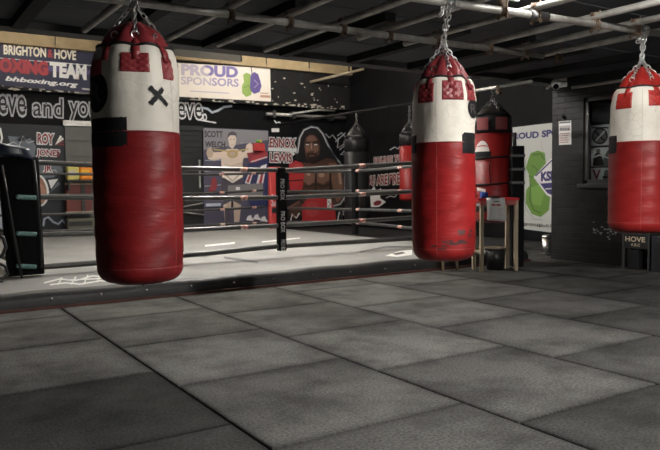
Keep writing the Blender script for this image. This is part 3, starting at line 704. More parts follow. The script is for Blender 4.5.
MB().tube([bag_pt(491, 158, .008), bag_pt(489.5, 168, .008), bag_pt(491, 183, .008)], .005, 6).build('cord', K['tape'], tb)
# black post
pp0 = Vector((pp.x, pp.y, 0)); t = thing('padded_post', 'tall black padded post standing to the right of the red table', 'post', pp0)
hz = onD(516.5, 146, 8.33).z
Rz = Matrix.Rotation(-YAW, 3, 'Z')
MB().box(pp0 + Vector((0, 0, hz / 2)), (.15, .15, hz), Rz).build('post', K['pad'], t, bevel=.015)
for y in (157, 170, 183): MB().box(pp0 + Vector((0, 0, zb4(y))), (.162, .162, .035), Rz).build('buckle_strap', K['plastic'], t, bevel=.004)
MB().tube([pp0 + Rz @ Vector((-.03, -.02, hz)), pp0 + Rz @ Vector((-.035, -.02, hz + .16))], .022, 10).build('top_tube', K['plastic'], t)

small_bag('punching_bag', 'black leather punching bag hanging beyond the ring, right of the hooded boxer mural', 357, 13.3, 224, 152, 138, 128, 122, 12.5, K['black'], K['black'], onD(357, 113, 13.3).z, 'far punching bags')
small_bag('punching_bag', 'narrow red punching bag with black top beyond the ring, beside the centre bag', 409.5, 12.6, 201, 146, 134, 126, 121, 10, K['redbright'], K['black'], onD(409, 105, 12.6).z, 'far punching bags')
# pipes carrying the far bags, and the conduit under the downstand
zc1 = onD(357, 113, 13.3).z; c1 = onD(357, 113, 13.3); zc2 = onD(409, 105, 12.6).z; c2 = onD(409, 105, 12.6)
pipe('far scaffold tube that carries the black bag beyond the ring', (c1.x, 9.9, zc1 + .02), (c1.x, BW, zc1 + .02), .025, m='dull_black')
pipe('far scaffold tube that carries the narrow red bag beyond the ring', (c2.x, c2.y - .6, zc2 + .02), (c2.x, BW, zc2 + .02), .025, m='dull_black')
a, b = onV(266, 115, 13.9), onV(345, 117, 13.9); zz = (a.z + b.z) / 2
t = thing('wall_pipe', 'grey steel pipe along the black wall above the red wall lettering', 'pipe', (a + b) / 2)
MB().cyl((a.x, 13.88, zz), (b.x, 13.88, zz), .035, 12).build('tube', K['steel'], t)
for x in (273, 293, 331): q = onV(x, 116, 13.9); MB().bb((q.x - .04, 13.83, zz - .08), (q.x + .04, BW, zz + .08)).build('bracket', K['chain_dark'], t)
MB().tube([(onV(292, 116, 13.8).x, 13.80, zz + .02), (onV(318, 110, 13.78).x, 13.76, zz + .14), (onV(334, 110, 13.78).x, 13.76, zz + .14)], .025, 10).build('branch', K['steel'], t)
a, b = onV(310, 82, 13.79), onV(364, 69, 12.9)
tag(MB().cyl(a, b, .03, 10).build('angled_pipe', K['wood'], loc=a), 'thin pale pole sticking out at an angle from the wall, right of the sponsors banner', 'pole')
# ceiling hatch
h0, h1 = onV(170, 60.5, 13.66), onV(241, 52, 13.66)
t = thing('access_hatch', 'dark rectangular hatch in the pale timber fascia above the sponsors banner', 'hatch', ((h0.x + h1.x) / 2, 13.66, FASC + .05))
MB().bb((h0.x, 13.655, FASC + .055), (h1.x, 13.70, h1.z)).build('panel', flat('dark_hatch', (.05, .042, .03)), t); MB().tube([(h0.x, 13.65, FASC + .06), (h0.x, 13.65, h1.z), (h1.x, 13.65, h1.z), (h1.x, 13.65, FASC + .06)], .02, 8).build('rim', K['plastic'], t)

# ------------------------------------------------------------------ boxing ring
RX0, RX1, RY0, RY1 = .0, 6.95, 6.08, 13.45
FL, FR, BL, BRc = (1.16, 7.55), (6.8, 7.55), (1.16, 12.9), (6.85, 12.9)
ring = thing('boxing_ring', 'low boxing ring with grey canvas, black ropes and red and black corner pads', 'boxing ring', (3.5, 9.8, 0))
MB().bb((RX0, RY0 + .1, 0), (RX1, RY1, .095)).build('platform', K['vinyl'], ring)
cv = MB().bb((RX0 + .02, RY0 + .12, .095), (RX1 - .02, RY1 - .02, .102)).build('canvas', K['canvas'], ring)
# front padded roll with buttons and timber kick strip
rl = []
for i in range(9): an = PI * i / 8; rl.append((RY0 + .08 - .085 * math.cos(an), .065 + .08 * math.sin(an)))
prof = [(RY0 - .005, .0)] + rl + [(RY0 + .165, .0)]
mb = MB(); st = 80; vs = []
for i in range(st + 1):
    u = RX0 + (RX1 - RX0) * i / st
    for y, z in prof: vs.append((u, y, z * (1 + .03 * math.sin(u * 7))))
n = len(prof); mb.add(vs, [(i * n + k, i * n + k + 1, (i + 1) * n + k + 1, (i + 1) * n + k) for i in range(st) for k in range(n - 1)], 0, True)
mb.f += [list(range(n)), [st * n + k for k in reversed(range(n))]]; mb.m += [0, 0]; mb.sm += [False, False]
pad = mb.build('edge_roll', K['vinyl'], ring)
for x, y in ((52, 302), (101, 295.5), (147, 291), (191, 286.5), (234, 282.5), (273, 279.5), (313, 277), (350, 274), (385, 271.5), (415, 269)):
    c = onV(x, y, RY0 - .002); c.z = .075
    MB().tube([c + VX * .012, c - VX * .006, c - VX * .012], [.014, .014, .007], 12).build('button', K['chrome'], pad)
MB().bb((RX0, RY0 - .045, 0), (RX1, RY0 - .006, .022)).build('kick_strip', K['redwood'], ring)
# canvas printing
pr = Print(lambda x, y: onZ(x, y, .102), (0, 0, 1)); CW = flat('canvas_white', (.68, .68, .66)); CD = flat('canvas_dark', (.05, .05, .05))
for pts in ([(44, 283), (60, 279), (75, 281), (92, 276), (112, 277)], [(50, 285), (66, 283), (80, 284.5), (100, 281), (114, 282)], [(62, 278), (58, 285)], [(76, 277), (71, 285)], [(88, 275.5), (84, 284.5)], [(100, 276), (97, 283)], [(68, 281), (108, 279)]): pr.line(pts, 1.3, CW)
pr.build('canvas_lettering', ring); FN = lambda x, y: onZ(x, y, .102); pr = Print(FN, (0, 0, 1))
pr.line([(224, 257.5), (258, 262.5)], 2.2, CD); pr.line([(182, 252), (206, 257)], 1.2, CD); pr.line([(206, 257), (222, 252)], .7, CD)  # plain dark streaks across the canvas
pr.build('canvas_streak', ring); pr = Print(FN, (0, 0, 1))
pr.poly([(330, 268), (352, 261), (395, 254), (412, 256), (400, 262), (352, 268)], flat('canvas_grey_print', (.17, .17, .165)))
pr.poly([(385, 256), (400, 251), (412, 250), (412, 255), (398, 257)], CW); pr.line([(360, 252), (386, 247), (412, 247)], 1.4, CD); pr.poly([(392, 254), (402, 252), (406, 253.5), (396, 255.5)], CD)
pr.build('canvas_print', ring); pr = Print(FN, (0, 0, 1)); pr.line([(262, 242), (300, 238)], 1, CW); pr.line([(205, 246), (235, 243)], 1.6, CW)
pr.build('canvas_lettering', ring)
def curve_pts(keys, n=10):
    out = []; N = len(keys)
    for i in range(N - 1):
        p0 = keys[max(0, i - 1)]; p1 = keys[i]; p2 = keys[i + 1]; p3 = keys[min(N - 1, i + 2)]
        for j in range(n):
            t = j / n; out.append(Vector([(1 - t) * a + t * b for a, b in zip(p1, p2)]) if False else Vector([.5 * (2 * b + (c - a) * t + (2 * a - 5 * b + 4 * c - d) * t * t + (3 * b - a - 3 * c + d) * t ** 3) for a, b, c, d in zip(p0, p1, p2, p3)]))
    out.append(Vector(keys[-1])); return out
def rope(keys, r, m, labels=()):
    pts = curve_pts([Vector(k) for k in keys]); o = MB().tube(pts, r, 12).build('rope', m, ring)
    for f in labels:
        i = f * (len(pts) - 1); k = int(i); p = pts[k].lerp(pts[min(k + 1, len(pts) - 1)], i - k); d = (pts[min(k + 1, len(pts) - 1)] - pts[max(k - 1, 0)]).normalized()
        MB().tube([p - d * .05, p + d * .05], r + .0015, 12).build('rope_label', K['label'], o)
    return o
FZ = [(1.262, 1.19, 1.29, 1.32), (.912, .852, .892, .93), (.525, .505, .53, .55), (.19, .245, .237, .25)]
for i, (a, b, c, d) in enumerate(FZ):
    rope([(FL[0] + .12, 7.55, a), (2.6, 7.55, (a + b) / 2 - .012), (4.06, 7.55, b), (4.24, 7.55, b), (6.13, 7.55, c), (FR[0], 7.55, d)], .027 if i < 3 else .03, K['rope'], (.33, .72, .86) if i < 3 else ())
BZ = [onV(195, y, 12.9).z for y in (174.5, 193.5, 210.5, 225.5)]
BZ2 = [onV(266, y, 12.9).z for y in (173, 190, 206.5, 222.5)]
for a, b in zip(BZ, BZ2):
    um = onV(195, 190, 12.9).x; rope([(BL[0], 12.9, a + .02), (um, 12.9, a), (BRc[0] - .15, 12.9, b)], .024, K['ropethin'], (.62, .86))
UM = 6.82
for (y0, ym, y1) in ((172, 171, 166.5), (191.5, 191, 191), (208, 209.5, 211), (222, 222.8, 228)):
    p0 = onU(288, y0, UM); p1 = onU(355, ym, UM); p2 = onU(410, y1, UM)
    rope([p0, p1, p2, (UM, FR[1], p2.z + (p2.z - p1.z) * .6)], .024, K['ropethin'], (.35, .6))
for z in (1.26, .91, .53, .22): rope([(FL[0], 7.6, z), (FL[0], 10, z - .04), (BL[0], 12.9, z)], .024, K['ropethin'])
def spacer(c, z0, z1, w, lettered, axis):
    mb = MB()
    if axis == 'u': mb.bb((c[0] - w / 2, c[1] - .042, z0), (c[0] + w / 2, c[1] + .042, z1))
    else: mb.bb((c[0] - .042, c[1] - w / 2, z0), (c[0] + .042, c[1] + w / 2, z1))
    o = mb.build('spacer_strap', K['pad'], ring, bevel=.012)
    if lettered:
        u0 = c[0] - w * .28; y = c[1] - .0435
        for zt_ in (1.08, .68, .33):
            vs, fs = text_geo('PRO BOX', .01); x0, x1 = min(v[0] for v in vs), max(v[0] for v in vs); y0, y1 = min(v[1] for v in vs), max(v[1] for v in vs); L = .26 if zt_ > .4 else .17
            MB().add([(u0 + w * .56 * (v[1] - y0) / (y1 - y0), y, zt_ - L * (v[0] - x0) / (x1 - x0)) for v in vs], fs).build('lettering', flat('strap_white', (.5, .5, .5)), o)
spacer((4.15, 7.55), .19, 1.225, .105, True, 'u')
spacer((UM, onU(355, 200, UM).y), .15, onU(355, 170, UM).z + .03, .1, False, 'v')
spacer((3.75, 12.9), .15, 1.3, .08, False, 'u') if False else None
# corner posts and pads
def corner(c, zt_):
    MB().cyl((c[0], c[1], .1), (c[0], c[1], zt_), .045, 16).build('corner_post', K['chain_dark'], ring)
corner((1.08, 7.72), 1.33); corner((6.92, 7.66), 1.35); corner((1.08, 13.05), 1.35); corner((7.0, 13.02), 1.38) if False else corner((6.93, 13.05), 1.3)
# left front pad: leaning padded slab with a navy cap
p = [onV(x, y, 7.5) for x, y in ((9, 277), (45, 274), (39, 157), (-2, 157))]
mb = MB(); N8 = 12
def pad_mesh(quad, depth, bow=.03):
    mb = MB(); BLq, BRq, TRq, TLq = quad; a, b = 8, 14; vs = []
    for side in (0, 1):
        for j in range(b + 1):
            for i in range(a + 1):
                f, g_ = i / a, j / b; q = BLq.lerp(BRq, f).lerp(TLq.lerp(TRq, f), g_); bulge = bow * (1 - (2 * f - 1) ** 4) * (1 - (2 * g_ - 1) ** 8)
                vs.append(q + Vector((0, depth if side else -bulge, 0)))
    W = a + 1; T = W * (b + 1); fs = []
    for j in range(b):
        for i in range(a): k = j * W + i; fs += [(k, k + 1, k + W + 1, k + W), (T + k, T + k + W, T + k + W + 1, T + k + 1)]
    for i in range(a): fs += [(i, T + i, T + i + 1, i + 1), (b * W + i, b * W + i + 1, T + b * W + i + 1, T + b * W + i)]
    for j in range(b): fs += [(j * W, (j + 1) * W, T + (j + 1) * W, T + j * W), (j * W + a, T + j * W + a, T + (j + 1) * W + a, (j + 1) * W + a)]
    mb.add(vs, fs, 0, True); return mb
cp = pad_mesh(p, .14).build('corner_pad', K['pad'], ring, bevel=.015)
q = [onV(x, y, 7.46) for x, y in ((-6, 154), (33, 160), (29, 148), (-4, 142))]
pad_mesh([v for v in q], .22, .05).build('pad_cap', K['navy'], cp, bevel=.03)
for i, (y, z) in enumerate(((197.5, 0), (234, 0), (266.5, 0))):
    a, b = onV(17, y - .5, 7.41), onV(36, y + .2, 7.44)
    mb = MB()
    for ph in (0, PI):
        d = (b - a); pts = []
        for k in range(41):
            t_ = k / 40; an = ph + 2 * PI * 5 * t_; pts.append(a + d * t_ + Vector((0, math.cos(an) * .012, math.sin(an) * .012)))
        mb.tube(pts, .012, 8)
    mb.build('lashing', K['teal'], cp)
MB().tube([onV(2, 165, 7.4), onV(8, 200, 7.36), onV(14, 235, 7.38), onV(22, 278, 7.4)], .012, 8).build('cord', K['plastic'], cp)
MB().tube([onV(34, 160, 7.4), onV(38, 200, 7.38), onV(41, 240, 7.4), onV(42, 268, 7.42)], .01, 8).build('cord', K['plastic'], cp)
mb = MB().tube([onV(x, y, 7.3) for x, y in ((-3, 236), (3, 237), (6, 247), (2, 256), (-5, 258))], .018, 8)
mb.tube([onV(x, y, 7.3) for x, y in ((-5, 262), (5, 266), (8, 274), (2, 279), (-6, 277))], .016, 8); mb.tube([onV(x, y, 7.25) for x, y in ((-4, 278), (2, 282), (3.5, 290), (0, 297), (-5, 298))], .014, 8)
mb.build('cable_loop', K['plastic'], cp)
# far right pad, red
p = [onV(x, y, 12.75) for x, y in ((269.5, 229), (281.5, 228), (282, 167), (269.5, 167))]
rp = pad_mesh(p, .08, .02).build('corner_pad', K['redpad'], ring, bevel=.02); tag(rp, 'pale red corner pad')
pr = Print(paper_V(12.715), NV); 
vs, fs = text_geo('BOX', .01); x0, x1 = min(v[0] for v in vs), max(v[0] for v in vs); y0, y1 = min(v[1] for v in vs), max(v[1] for v in vs)
pr.mb.add([onV(277 - 5.5 * (v[1] - y0) / (y1 - y0) * -1 - 5.5, 206 - 12 * (v[0] - x0) / (x1 - x0), 12.71) for v in vs], fs, pr.mi(flat('pad_white', (.7, .6, .6))))
pr.rect(272, 208, 277, 213, BLK); pr.build('lettering', rp)

# ------------------------------------------------------------------ banners on the downstand
P = paper_V(13.791)
NAVY = flat('banner_navy', (0.021, 0.021, 0.052)); BRED = flat('banner_red', (.40, .035, .045)); CREAM = flat('banner_cream', (0.840, 0.768, 0.600)); BWH = flat('banner_white', (0.840, 0.828, 0.804)); PUR = flat('banner_stripe', (.10, .08, .20))
t = sheet('banner', 'navy banner reading BRIGHTON HOVE BOXING TEAM high on the left of the back wall', 'banner', P, NV, [(-14, 42.5), (103, 53), (103, 94), (-14, 84)], NAVY, 'banners above the ring', .01)
pr = Print(P, NV)
pr.poly([(-14, 61), (50, 66), (50, 74), (-14, 69)], flat('banner_red_glow', (.16, .02, .04))); pr.poly([(48, 66), (103, 72), (103, 76), (48, 71)], PUR)
pr.line([(-14, 57), (45, 61.6), (98, 66)], .6, BWH)
pr.text('BRIGHTON', 3.5, 44.6, 46, 54.5, CREAM, 47.6, 57.6, bold=.035); pr.text('&', 47.5, 49, 53, 57.5, BRED, 49.4, 58, bold=.03); pr.text('HOVE', 54.3, 49, 76, 58.6, CREAM, 50.6, 60.4, bold=.035)
pr.text('BOXING', -9, 56.6, 48, 71.5, BRED, 61.5, 76, bold=.06); pr.text('TEAM', 49.5, 61.5, 86.5, 76.8, BWH, 64.5, 80.2, bold=.06)
pr.text('bhboxing.org', 5, 76, 78, 82, BWH, 82.5, 88.5, bold=.035, shear=.25); pr.rect(82, 88, 91, 89.6, LG, .1)
pr.build('lettering', t)
t = sheet('banner', 'white PROUD SPONSORS banner with green and purple gloves high above the boxer poster', 'banner', P, NV, [(150, 61.5), (270, 68), (271, 101.5), (150, 95)], flat('banner_offwhite', (0.805, 0.736, 0.655)), 'banners above the ring', .01)
PP = flat('sponsor_purple', (.20, .16, .40)); PM = flat('sponsor_glare', (.50, .44, .52)); PL = flat('sponsor_mid', (.34, .29, .46)); GG = flat('glove_green', (.28, .40, .09)); GP = flat('glove_purple', (.11, .075, .26))
pr = Print(P, NV)
pr.text('PROUD', 181, 63.8, 238, 75.2, PM, 66.6, 78, bold=.05, m2=PP, split=.38)  # paler letters on the left: glare painted into the ink colour
pr.text('SPONSORS', 180.8, 76.4, 238.6, 84.4, PM, 79, 87, bold=.025, m2=PL, split=.5)
pr.rect(190, 90.6, 229, 91.6, PM, .055)
pr.poly([(243, 75), (246, 72.6), (250, 74), (251, 80), (252.5, 88), (251, 95), (246, 97), (242, 93), (241.8, 86), (244, 82)], GG)
pr.poly([(250.5, 75), (254, 72), (258, 74), (260, 80), (261.4, 86), (259.5, 92), (254, 94), (249.8, 90), (250, 83)], GP); pr.line([(251, 67), (252, 75)], 1, GREY); pr.line([(254, 80), (258, 84), (254, 88)], .8, PL)
pr.line([(244, 88), (248, 85), (251, 90)], .8, flat('glove_dark_green', (.14, .22, .05))); pr.rect(260, 92.6, 268, 93.6, flat('tan_print', (.5, .3, .2)), .055); pr.rect(260, 95, 270, 97.4, flat('tan_print', (.5, .3, .2)), .055)
pr.build('lettering', t)

# ------------------------------------------------------------------ murals
P = paper_V(BW - .004)
GL = flat('mural_white', (0.783, 0.783, 0.783)); GLB = flat('mural_blue_white', (0.468, 0.520, 0.598)); MR = flat('mural_red', (0.216, 0.023, 0.029)); DB = flat('mural_dark_blue', (.011, .014, .020)); LINE = flat('mural_outline', (0.462, 0.473, 0.495))
pr = Print(P, NV)
for w_, x0, y0, x1, y1, y0r, y1r in (('eve', -1.5, 95.5, 25.5, 113.5, 97, 115.5), ('and', 33, 97.5, 62.5, 116, 99, 117.5), ('you', 69.5, 102, 96.5, 121.5, 103.5, 123.5)):
    pr.outlined(w_, x0, y0, x1, y1, BLK, LINE, .06, y0r=y0r, y1r=y1r, bold=.008, space=1.06)
o = pr.build('mural_slogan', loc=P(40, 106)); tag(o, 'white-outlined words "eve and you" painted on the black band, left of the left bag', 'mural', 'painted slogan words')
pr = Print(P, NV); pr.outlined('eve.', 177.5, 103, 206, 117.5, BLK, GL, .055, y0r=104.5, y1r=119.5, bold=.008, space=1.06)
pr.line([(200, 107), (208, 109), (212, 112.5), (218, 110.5), (224, 107), (232, 106)], 2.2, GLB); pr.line([(200, 120), (208, 121.5), (216, 122.8)], 1.2, GL); o = pr.build('mural_slogan', loc=P(195, 112)); tag(o, 'white-outlined word "eve." with a lightning tail painted right of the left bag', 'mural', 'painted slogan words')

def bolt(pr, pts, w, m=None, glow=None):
    if glow: pr.line(pts, w * 2.6, glow)
    pr.line(pts, w, m or GL)
GLOW = flat('mural_glow', (0.130, 0.150, 0.182))
pr = Print(P, NV)
pr.poly([(-4, 123), (65.5, 126), (66, 236), (-4, 240)], DB)
pr.poly([(8, 136), (20, 142), (30, 138), (36, 146), (34, 160), (24, 152), (12, 150)], GLOW)
bolt(pr, [(6, 145), (14, 142), (19, 146), (23, 136), (28, 143), (34, 141)], .9, LINE); bolt(pr, [(0, 128), (2, 138), (0, 146)], 2, GL)
MG_ = flat('mural_letter_glow', (.67, .69, .70)); pr.poly([(39, 163), (55, 162), (60, 168), (54, 177), (60, 184), (48, 194), (42, 188), (40, 178)], GLOW)
for a in (0, .35, .7, 1.05): pr.poly([(55, 145), (57 + 8 * math.cos(a) - 1, 144 - 10 * math.sin(a)), (58 + 8 * math.cos(a), 145.5 - 10 * math.sin(a))], MR if a < .5 else GL)
pr.outlined('ROY', 37.2, 133.2, 53.5, 143.6, MR, MG_, .09, y0r=134, y1r=144.5, bold=.035); pr.outlined('JONES', 36.4, 149, 59.5, 157.5, MR, MG_, .09, y0r=150, y1r=158.6, bold=.035)
pr.poly([(44, 178), (60, 177), (56, 184), (50, 192), (47, 186)], DB); pr.poly([(48, 180), (58, 179), (51, 189)], GL)
pr.poly([(52, 166), (57, 163), (62, 168), (64, 174), (58, 172)], GLOW); bolt(pr, [(50, 171), (55, 170), (58, 174), (63, 173)], .9, LINE)
pr.ell(37, 190, 11.5, 17, GL, rot=-.2); pr.ell(36, 190, 10.3, 15.8, flat('mural_skin', (.26, .13, .085)), rot=-.2); pr.ell(40, 193, 5.5, 10, flat('mural_skin_mid', (.38, .20, .14)), rot=-.2)
pr.outlined('JR', 43.5, 163.5, 51.5, 173, MR, MG_, .09, y0r=164, y1r=174, bold=.035)
bolt(pr, [(43, 226), (44, 219), (48, 217), (53, 222), (58, 224), (62, 220), (66, 225)], 1.1, GLB, GLOW)
pr.poly([(-4, 168), (3, 166), (3, 195), (-4, 196)], flat('mural_skin_mid', (.38, .20, .14))); pr.poly([(-4, 200), (4, 198), (5, 232), (-4, 234)], GLB)
o = pr.build('mural', loc=P(40, 180)); tag(o, 'blue-black mural with red ROY JONES JR letters and lightning on the left', 'mural', 'boxer murals')

pr = Print(P, NV)
pr.poly([(265, 147.5), (296, 148.5), (299, 151), (293, 156), (290, 152), (268, 151)], MG_)
pr.outlined('LENNOX', 265.8, 137.6, 295.8, 147.4, MR, MG_, .075, y0r=138.4, y1r=148.2, bold=.035); pr.outlined('LEWIS', 270, 152.8, 291.8, 162, MR, MG_, .08, y0r=153.2, y1r=162.6, bold=.03)
pr.rect(271.5, 128.4, 279, 132, GL); bolt(pr, [(274, 120), (276, 123), (279, 122), (282, 125)], 1, GL); pr.line([(294, 152), (297, 156), (293, 159)], 1.4, DB)
# hooded figure with halo
hood = [(300, 166), (298, 152), (300, 138), (304, 130.5), (311, 127.5), (317, 128.5), (322, 134), (327, 145), (332, 155), (339, 163), (343.5, 176), (344, 200), (342, 222), (288, 223), (286, 200), (288, 178)]
pr.line(hood[:11], 3.6, GLOW); pr.line(hood[:10], 1.4, GL); pr.line([(343.5, 176), (344, 200), (342, 206)], 1.2, LINE)
pr.poly(hood, flat('mural_hood', (.008, .008, .010)))
SK1, SK2, SK3, SK4 = flat('mural_brown', (.075, .036, .026)), flat('mural_brown_light', (.20, .105, .075)), flat('mural_brown_dark', (.020, .011, .009)), flat('mural_brown_shine', (.40, .26, .20))
pr.poly([(303, 162), (314, 164), (326, 158), (334, 160), (341, 168), (343.5, 180), (343, 196), (338, 206), (330, 206), (306, 206), (299, 198), (298, 178), (300, 168)], SK1)
pr.poly([(328, 163), (335, 163), (340.5, 170), (343, 184), (341, 198), (337, 203), (334, 196), (331, 180)], SK2); pr.poly([(337, 168), (340, 172), (341.5, 184), (339, 184)], SK4); pr.line([(330, 166), (330, 186), (333, 200)], 1.6, SK3)
pr.poly([(303, 172), (309, 169), (315, 172), (314, 182), (308, 185), (303, 181)], SK2); pr.poly([(316, 172), (322, 168), (329, 170), (329, 180), (323, 184), (317, 182)], SK2); pr.ell(321, 175, 3, 2.4, SK4); pr.ell(308, 174, 2, 1.8, SK4)
pr.line([(315.3, 168), (315, 190), (315.5, 204)], 1.2, SK3); pr.line([(303, 186), (309, 187), (315, 184), (323, 187), (329, 184)], 1.2, SK3)
for yy in (190, 194): pr.rect(309, yy, 313.6, yy + 2.6, SK2); pr.rect(316.6, yy, 321.4, yy + 2.6, SK2)
pr.poly([(303.4, 143), (305, 137.5), (309, 134.5), (314, 135), (318, 139), (319.6, 146), (318.6, 154), (315, 161), (309.5, 163), (305.5, 158), (303.6, 150)], SK1)
pr.poly([(306, 138), (309, 135.5), (313.5, 136), (316.5, 140), (312, 141.5), (306, 141.5)], SK2); pr.poly([(304, 145.5), (308.4, 145.5), (308.8, 151), (305.5, 153)], SK2); pr.poly([(312.5, 145.6), (318, 145.4), (317.5, 151), (313.5, 153.4)], SK2); pr.poly([(309.4, 142.6), (311.6, 142.6), (313, 151), (308.4, 151.2)], SK2); pr.rect(310, 143.5, 311, 149, SK4)
pr.line([(304, 143.4), (308.6, 142.6)], 1.3, SK3); pr.line([(312.2, 142.6), (317.8, 143)], 1.3, SK3); pr.line([(305, 144.6), (308, 144.8)], .8, GL); pr.line([(313, 144.8), (316.4, 144.6)], .8, GL)
pr.poly([(306.4, 153.6), (314.6, 153.4), (317, 156), (314, 161.5), (309.5, 162.6), (306, 158.5)], SK3); pr.line([(308, 156), (313.6, 155.8)], 1.0, SK2)
pr.poly([(288, 206), (298, 200), (304, 206), (302, 214), (294, 219), (288, 215)], SK1); pr.line([(289, 207), (298, 202)], 1.2, SK2)
MG = flat('mural_glove_red', (0.416, 0.029, 0.034)); MG2 = flat('mural_glove_shine', (.45, .06, .06))
pr.poly([(288, 164), (294, 160.5), (301, 163), (304, 170), (302, 182), (301, 190), (289, 191), (288, 178)], MG); pr.ell(296, 168, 4.5, 4, MG2); pr.line([(288, 181), (302, 180)], 1.2, SK3)
pr.poly([(301, 205), (306, 199), (318, 198), (330, 200), (334, 210), (335, 222), (301, 222)], MG); pr.ell(311, 209, 7, 8, MG2); pr.rect(326, 199, 330, 209, GL); pr.line([(327, 201), (329.4, 203.6), (327, 207)], .8, BLK)
pr.line([(332, 206), (339, 204), (343, 198), (344.5, 190)], 1.4, LINE); bolt(pr, [(336, 222), (338, 212), (342, 215), (341.5, 209), (344.5, 213)], 1, GL); bolt(pr, [(289, 222), (291, 214), (295, 218), (298, 213)], 1.2, GL)
# tag scribble
for pts in ([(336, 136), (340, 133), (344, 137), (342, 145), (336, 148), (337, 138)], [(338, 150), (343, 146), (344, 150), (339, 155), (344, 154)], [(334, 142), (344, 133)]): pr.line(pts, 1.0, LINE)
bolt(pr, [(324, 134), (328, 138), (331, 135), (335, 140)], .8, LINE)
o = pr.build('mural', loc=P(305, 175)); tag(o, 'mural of a hooded boxer in red gloves beside red LENNOX LEWIS letters', 'mural', 'boxer murals')

P = paper_U(RW - .004); pr = Print(P, NU)
TG = flat('mural_text_glow', (0.655, 0.637, 0.619))
pr.outlined('FAILING TO', 374, 157.5, 402, 163, MR, TG, .06, y0r=154.5, y1r=161, bold=.03)
bolt(pr, [(390, 150), (395, 147), (398, 149), (402, 144), (405, 145)], 1, LINE)
o = pr.build('mural_slogan', loc=P(390, 158)); tag(o, 'upper row of red painted words, FAILING TO, on the dark side wall', 'mural', 'painted slogan words')
pr = Print(P, NU)
pr.outlined('YOU ARE PREPARING', 362, 177, 425, 185.6, MR, TG, .07, y0r=170.5, y1r=183, bold=.03)
o = pr.build('mural_slogan', loc=P(390, 180)); tag(o, 'lower row of red painted words, YOU ARE PREPARING, on the dark side wall', 'mural', 'painted slogan words')
pr = Print(P, NU)
pr.poly([(370, 192), (374, 186), (376, 193), (381, 188), (380, 198), (386, 202), (379, 207), (371, 207)], GL); pr.ell(377.5, 203, 4.2, 2.4, MR, rot=-.3); pr.line([(386, 198), (390, 196), (395, 197), (398, 193)], .8, LINE)
o = pr.build('mural', loc=P(378, 200)); tag(o, 'small white and red painted emblem under the red words on the dark side wall', 'mural')

# poster of a boxer
P = paper_V(BW - .03)
PG = flat('poster_violet_grey', (.085, .080, .125)); PGL = flat('poster_grey', (.24, .235, .26)); SKN = flat('poster_skin', (.72, .60, .52)); SKD = flat('poster_skin_mid', (.50, .39, .32)); GOLD = flat('poster_gold', (.48, .36, .16)); PNAVY = flat('poster_navy', (.03, .035, .11)); TRK = flat('poster_trunks', (.075, .065, .085))
t = sheet('poster', 'large printed poster of a bare-chested boxer headed SCOTT WELCH beyond the ropes', 'poster', P, NV, [(203.2, 127.5), (268.3, 130.5), (268, 225), (204, 224.6)], PG, None, .01)
pr = Print(P, NV)
pr.poly([(203.5, 128), (268, 131), (268, 140), (203.5, 150)], PGL); pr.line([(205, 160.5), (222, 160)], .8, GLB); pr.line([(205, 171.5), (222, 170)], .8, GLB); pr.line([(204.5, 186.3), (221, 184.8)], .7, LG); pr.line([(240, 143), (262, 142)], .5, LG)
pr.text('SCOTT', 204.3, 130.8, 222.6, 137, BLK, 131.3, 137.6, bold=.02); pr.text('WELCH', 205, 141.2, 225, 147, BLK, 141.6, 147.5, bold=.02)
pr.poly([(222, 178), (242, 178), (243, 192), (240, 206), (232, 200), (224, 206), (220, 192)], TRK); pr.poly([(223, 205), (231, 201), (230, 222), (225, 223)], SKD); pr.poly([(233, 201), (241, 205), (239, 222), (234, 222)], SKD); pr.poly([(224.5, 209), (230.5, 208), (230, 222), (225, 223)], TRK)
pr.poly([(221, 152), (227, 149), (237, 149), (244, 153), (242, 164), (241, 178), (222, 178), (221, 164)], SKN)
pr.poly([(222, 152), (223, 158), (214, 161), (208, 159), (207, 150), (210, 147), (213, 152)], SKN); pr.poly([(243, 152), (242, 158), (248, 158), (252.5, 155), (252, 146), (249, 143), (246, 145), (245, 151)], SKN)
pr.ell(209.5, 153, 3.4, 5, SKD); pr.ell(249.5, 150, 4, 6.8, SKN)
pr.poly([(227.5, 138), (229, 134.2), (232, 133), (235, 134.5), (236, 139), (235, 145), (232, 149), (229, 146.5)], SKN); pr.poly([(226.8, 139), (228, 133), (232, 131.2), (235.8, 133), (236.6, 138), (234.4, 135.4), (229.6, 135.4)], TRK); pr.line([(229.5, 139.5), (231, 139.3)], .6, TRK); pr.line([(233, 139.3), (234.6, 139.5)], .6, TRK); pr.line([(230.5, 145), (233.5, 145)], .6, SKD)
pr.line([(213, 149.5), (222, 150.5), (232, 152), (242, 150), (248, 149)], 1.4, GOLD); pr.ell(232, 154, 5.5, 4.2, GOLD); pr.ell(232, 154, 3, 2.4, SKD); pr.line([(223, 163.5), (231, 166), (241, 163)], .7, SKD); pr.line([(232, 166), (232, 177)], .6, SKD)
pr.poly([(221.5, 171), (242, 170), (242, 177), (232, 183), (222, 177)], flat('poster_belt', (0.792, 0.720, 0.648))); pr.line([(222, 172), (232, 181), (242, 171)], .8, TRK)
pr.poly([(246, 153), (266, 151), (267.6, 163), (250, 166)], flat('poster_red_dim', (.26, .04, .05))); pr.poly([(247, 164), (267.6, 158), (267.6, 205), (250, 207), (242, 184)], PNAVY)
UJW, UJR = flat('poster_flag_white', (0.728, 0.702, 0.728)), flat('poster_flag_red', (.40, .05, .06))
